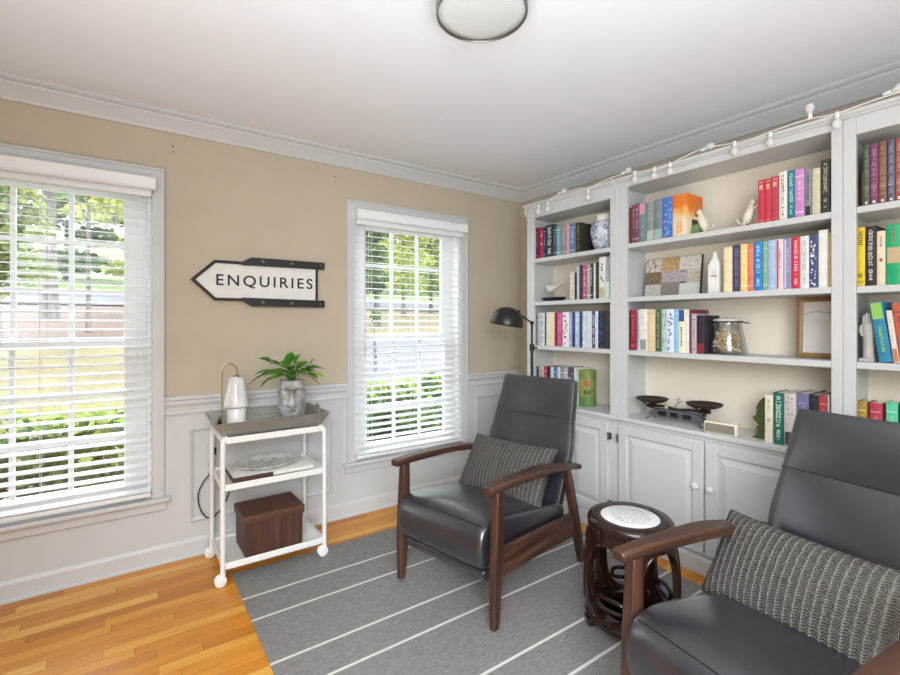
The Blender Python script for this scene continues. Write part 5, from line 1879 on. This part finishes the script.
# (y, top z, direction): bulbs hang down the front or stand on the cornice
for y, z, x, up_ in ((2.33, 2.112, 2.386, -1), (2.245, 2.118, 2.386, -1), (2.15, zt_ + .012, 2.415, 0), (1.90, 2.120, 2.386, -1), (1.665, zt_ + .020, 2.42, 0), (1.575, 2.150, 2.386, -1), (1.455, 2.140, 2.386, -1), (1.365, 2.140, 2.386, -1), (1.20, zt_ + .018, 2.42, 0), (1.045, 2.150, 2.386, -1), (.895, 2.145, 2.386, -1), (.755, zt_ + .012, 2.415, 1), (.655, 2.145, 2.386, -1), (.50, zt_ + .022, 2.42, 0)):
    p = S(y, z, x)
    if up_ == -1:
        mt = Matrix.Translation(p) @ Matrix.Rotation(R(180), 4, 'X')
    elif up_ == 1:
        mt = Matrix.Translation(p)
    else:
        mt = Matrix.Translation(p + V(0, .02, 0)) @ Matrix.Rotation(R(80), 4, 'X')
    bm = B()
    lathe(bm, [(.003, -.004), (.0075, 0), (.0085, .004), (.0085, .022), (.0075, .024)], 12, mtx=mt)
    so = obj('socket', bm, M['wirewhite'], t, smooth=40)
    bm = B()
    lathe(bm, [(.006, .024), (.010, .030), (.0165, .042), (.0175, .050), (.014, .060), (.007, .066), (.001, .0675)], 14, mtx=mt)
    k = 'bulbglass'
    if k not in M:
        kk = N('pale bulb glass')
        tr = kk.n('ShaderNodeBsdfTransparent'); gl = kk.n('ShaderNodeBsdfPrincipled'); gl.inputs['Base Color'].default_value = lin('#f0efec'); gl.inputs['Roughness'].default_value = .1
        mx = kk.n('ShaderNodeMixShader'); mx.inputs[0].default_value = .6
        kk.l(tr.outputs[0], mx.inputs[1]); kk.l(gl.outputs[0], mx.inputs[2]); kk.l(mx.outputs[0], kk.out.inputs[0])
        M[k] = kk.m
    obj('bulb', bm, M[k], t, smooth=60)

# ------------------------------------------------------------------ outdoors
def gz(y):
    return -.42 + .112 * max(0, y - 4.2) + .0009 * max(0, y - 22) ** 2
k = N('dry lawn')
sep = k.n('ShaderNodeSeparateXYZ'); k.l(k.coord(), sep.inputs[0])
f = k.noise(1.3, 5, None, .65)
f2 = k.noise(14, 4)
c = k.ramp(k.math('ADD', k.math('MULTIPLY', f, .6), k.math('MULTIPLY', f2, .4)), [(.35, '#52472c'), (.5, '#605536'), (.66, '#6b613f')])
br = k.math('ADD', sep.outputs['Y'], k.math('MULTIPLY', f, 5.0))
isb = k.math('MULTIPLY', k.math('MULTIPLY', k.math('GREATER_THAN', br, 17.5), k.math('LESS_THAN', sep.outputs['Y'], 27.0)), k.math('LESS_THAN', sep.outputs['X'], 4.0))
k.col(k.mix(isb, c, k.ramp(f2, [(.3, '#453329'), (.6, '#5d493c')])))
far = k.math('GREATER_THAN', sep.outputs['Y'], 33.0)
cc = k.mix(isb, c, k.ramp(f2, [(.3, '#453329'), (.6, '#5d493c')]))
k.col(k.mix(far, cc, '#5b6a36'))
k.set(Roughness=.95)
bm = B()
ys = [YW + .14, 3.6, 4.2] + [5 + i * 2.5 for i in range(18)] + [60, 80, 110]
xs_ = [-60, -30, -15, -8, -4, 0, 4, 8, 15, 30, 60, 110]
g = [[bm.verts.new((x, y, gz(y))) for x in xs_] for y in ys]
for i in range(len(ys) - 1):
    for j in range(len(xs_) - 1):
        bm.faces.new((g[i][j], g[i][j + 1], g[i + 1][j + 1], g[i + 1][j]))
struct(obj('ground', bm, k.m), 'dry yellowish lawn rising away from the house')
def strip(name, mat, y0, y1, x0, x1, lift, label, n=8):
    bm = B()
    rows = []
    for i in range(n + 1):
        y = y0 + (y1 - y0) * i / n
        rows.append([V(x0, y, gz(y) + lift), V(x1, y, gz(y) + lift)])
    a = [[bm.verts.new(p) for p in r] for r in rows]
    for i in range(n):
        bm.faces.new((a[i][0], a[i][1], a[i + 1][1], a[i + 1][0]))
    struct(obj(name, bm, mat), label)
strip('driveway', plain('#57545b', .9, .05, 2, name='pale concrete driveway'), 8.2, 14.8, 3.0, 40, .04, 'pale concrete driveway beyond the right window')
strip('road', plain('#4a494c', .9, .04, 1, name='grey road surface'), 26, 34, -60, 110, .06, 'grey road crossing behind the lawn')
strip('dark_bed', plain('#4c4848', .95, .08, 12, name='dark ground'), YW + .16, 5.0, -4, 8, .03, 'dark ground bed under the windows', 4)  # plain dark strip of ground along the house wall

lr = random.Random(11)
def leaf_cloud(bm, blobs, count, size, rng):
    """many separate leaf blades filling the given ellipsoids"""
    wts = [b[3] * b[4] * b[5] for b in blobs]
    for i in range(count):
        cx, cy, cz, rx, ry, rz = rng.choices(blobs, wts)[0]
        while True:
            p = V(rng.uniform(-1, 1), rng.uniform(-1, 1), rng.uniform(-1, 1))
            if .25 < p.length < 1:
                break
        c = V(cx + p.x * rx, cy + p.y * ry, cz + p.z * rz)
        d = V(rng.uniform(-1, 1), rng.uniform(-1, 1), rng.uniform(-.7, .5)).normalized()
        s = d.cross(V(rng.uniform(-1, 1), rng.uniform(-1, 1), rng.uniform(-1, 1)))
        s = s.normalized() if s.length > .05 else d.orthogonal().normalized()
        l_ = size * rng.uniform(.7, 1.4)
        w = l_ * .30
        a = [bm.verts.new(c + q) for q in (-d * l_ * .5, s * w - d * l_ * .05, d * l_ * .5, -s * w - d * l_ * .05)]
        bm.faces.new(a)

def tree(label, x, y, trunk_r, height, blobs, count, leafsize, mat, branches=(), lean=0.0, cat='tree'):
    z = gz(y) - .05
    t = thing('tree', label, cat, (x, y, z), 0, 'trees beyond the windows')
    bm = B()
    pts = smoothpath([(0, 0, -.1), (lean * .1, 0, height * .2), (lean * .5, .05, height * .55), (lean, .1, height * .92)], 5)
    n = len(pts)
    tube(bm, pts, [trunk_r * (1.25 - .25 * min(1, i / 3)) * (1 - .55 * i / n) for i in range(n)], 12)
    for b in branches:
        m = len(b) - 1
        P = smoothpath(b, 4)
        tube(bm, P, [trunk_r * .38 * (1 - .75 * i / len(P)) for i in range(len(P))], 7)
    obj('trunk', bm, M['bark'], t, smooth=60)
    bm = B()
    leaf_cloud(bm, blobs, count, leafsize, lr)
    obj('foliage', bm, mat, t, normals=False, flat=True)
    return t
def crown(h, w, n, rng, low=.35):
    return [(rng.uniform(-w, w) * .6, rng.uniform(-w, w) * .5, h * rng.uniform(low, 1.0), w * rng.uniform(.3, .5), w * rng.uniform(.3, .5), h * rng.uniform(.09, .16)) for i in range(n)]
q = random.Random(3)
tree('tall tree with a thick grey trunk seen through the left window', -2.05, 20.5, .25, 9.5, [(-1.6, 0, 5.2, 1.2, 1.2, .8), (.2, 0, 7.4, 2.2, 1.6, .9), (-1.4, 0, 6.4, 1.2, 1, .8), (1.9, .3, 6.6, 1.2, 1.1, .7)], 2600, .26, M['tree'], [[(.1, 0, 4.2), (-.6, 0, 4.9), (-1.5, 0, 5.5)], [(.1, 0, 5), (.9, .2, 5.8), (1.8, .3, 6.5)]], -.1)
tree('leafy green tree at the left edge of the left window', -2.45, 15.0, .10, 5.2, [(-.4, 0, 2.4, 1.0, .8, .75), (-.1, 0, 3.5, 1.0, .8, .75), (.45, 0, 1.9, .6, .5, .5), (.1, 0, 4.6, 1.0, .7, .7), (.55, .1, 2.9, .5, .4, .5), (-.2, 0, 1.5, .6, .5, .4)], 4200, .19, M['tree'])
tree('slim tree with a bare slanting limb on the right of the left window', -.85, 17.0, .07, 6.0, [(.2, 0, 5.2, .9, .7, .5), (.7, 0, 3.9, .7, .6, .45), (.5, 0, 4.6, .6, .6, .4)], 1100, .18, M['treey'], [[(0, 0, 2.2), (-.1, 0, 3.4), (-.55, 0, 4.6)], [(-.2, 0, 4.3), (.3, 0, 3.9), (.75, 0, 3.2)]])
for i, (x, y, h, w, m_, lab) in enumerate(((-8.5, 40, 8, 4.5, 'tree', 'rounded green tree beyond the road, behind the leafy tree of the left window'), (-3.4, 43, 6.0, 3.6, 'treed', 'low dark green tree beyond the road, behind the grey trunk'), (.6, 41, 6.2, 3.8, 'treey', 'pale green tree beyond the road at the right of the left window'))):
    tree(lab, x, y, .22, h * .8, crown(h, w, 9, q, .18), 3000, .42, M[m_])
# seen through the right window
tree('dark leafy tree at the upper left of the right window', 8.9, 18.2, .16, 6.4, [(-.5, 0, 3.0, 1.0, .9, .7), (-.3, 0, 4.4, 1.1, .9, .8), (.1, 0, 5.8, 1.2, 1.0, .8), (-.4, 0, 2.0, .9, .8, .6)], 3800, .22, M['treed'])
tree('yellow green tree in the middle of the right window', 12.6, 22.5, .12, 7.0, [(.2, 0, 3.2, 1.7, 1.1, .9), (-.5, 0, 4.8, 1.5, 1.1, 1.0), (.8, 0, 5.0, 1.5, 1.1, .9), (.1, 0, 6.6, 1.8, 1.2, .9), (.3, 0, 1.9, 1.3, .9, .6)], 3600, .24, M['treey'])
tree('bright green tree at the right side of the right window', 16.0, 25.0, .14, 7.5, [(.2, 0, 3.2, 1.7, 1.1, .9), (-.6, 0, 4.9, 1.5, 1.1, 1.0), (.9, 0, 5.2, 1.6, 1.1, 1.0), (0, 0, 6.8, 1.9, 1.2, .9), (0, 0, 1.8, 1.3, .9, .6)], 3600, .25, M['tree'])
for i, (x, y, h, w, m_, lab) in enumerate(((17.5, 41, 8.5, 4.6, 'treey', 'distant pale tree beyond the road, behind the dark tree of the right window'), (23.0, 43, 9, 5.0, 'treey', 'distant broad yellow green tree beyond the road in the middle of the right window'), (29.5, 44, 9, 5.0, 'tree', 'distant green tree beyond the road at the right of the right window'))):
    tree(lab, x, y, .25, h * .8, crown(h, w, 10, q, .15), 3000, .46, M[m_])
tree('thin young tree standing at the edge of the driveway', 4.56, 9.4, .045, 1.25, [(0, 0, 1.35, .12, .12, .14)], 60, .10, M['treed'])

# foundation shrubs under the windows
def shrub(label, x, y, r, h, count, seed):
    rng = random.Random(seed)
    z = gz(y) + .03
    t = thing('shrub', label, 'shrub', (x, y, z), 0, 'foundation shrubs under the windows')
    bm = B()
    for i in range(9):
        a = rng.uniform(0, 6.28)
        rr = rng.uniform(.25, .8) * r
        tube(bm, smoothpath([(0, 0, -.03), (rr * .4 * math.cos(a), rr * .4 * math.sin(a), h * .4), (rr * math.cos(a), rr * math.sin(a), h * .85)], 4), .007, 5)
    obj('stems', bm, M['bark'], t)
    blobs = [(rng.uniform(-.5, .5) * r, rng.uniform(-.5, .5) * r, h * rng.uniform(.35, .78), r * .55, r * .5, h * .26) for i in range(8)]
    bm = B()
    leaf_cloud(bm, blobs, count, .075, rng)
    obj('leaves', bm, M['shrub'], t, normals=False, flat=True)
    bm = B()
    tips = [(b[0], b[1], b[2] + b[5] * .8, b[3] * .85, b[4] * .85, b[5] * .4) for b in blobs]
    leaf_cloud(bm, tips, count // 5, .07, rng)
    nt = obj('new_growth', bm, M['shrubt'], t, normals=False, flat=True)
    nt['label'] = 'yellow green new growth on top'
for i, (x, y, r, h, lab) in enumerate(((-1.05, 4.15, .52, 1.16, 'bushy green shrub outside the far left of the left window'), (-.42, 4.20, .50, 1.12, 'bushy green shrub outside the middle of the left window'), (.22, 4.30, .48, 1.14, 'bushy green shrub outside the right side of the left window'),
                                       (1.85, 4.45, .50, 1.02, 'bushy green shrub outside the left side of the right window'), (2.55, 4.50, .52, 1.0, 'bushy green shrub outside the middle of the right window'), (3.25, 4.60, .50, 1.02, 'bushy green shrub outside the right side of the right window'))):
    shrub(lab, x, y, r, h, 2200, 40 + i)
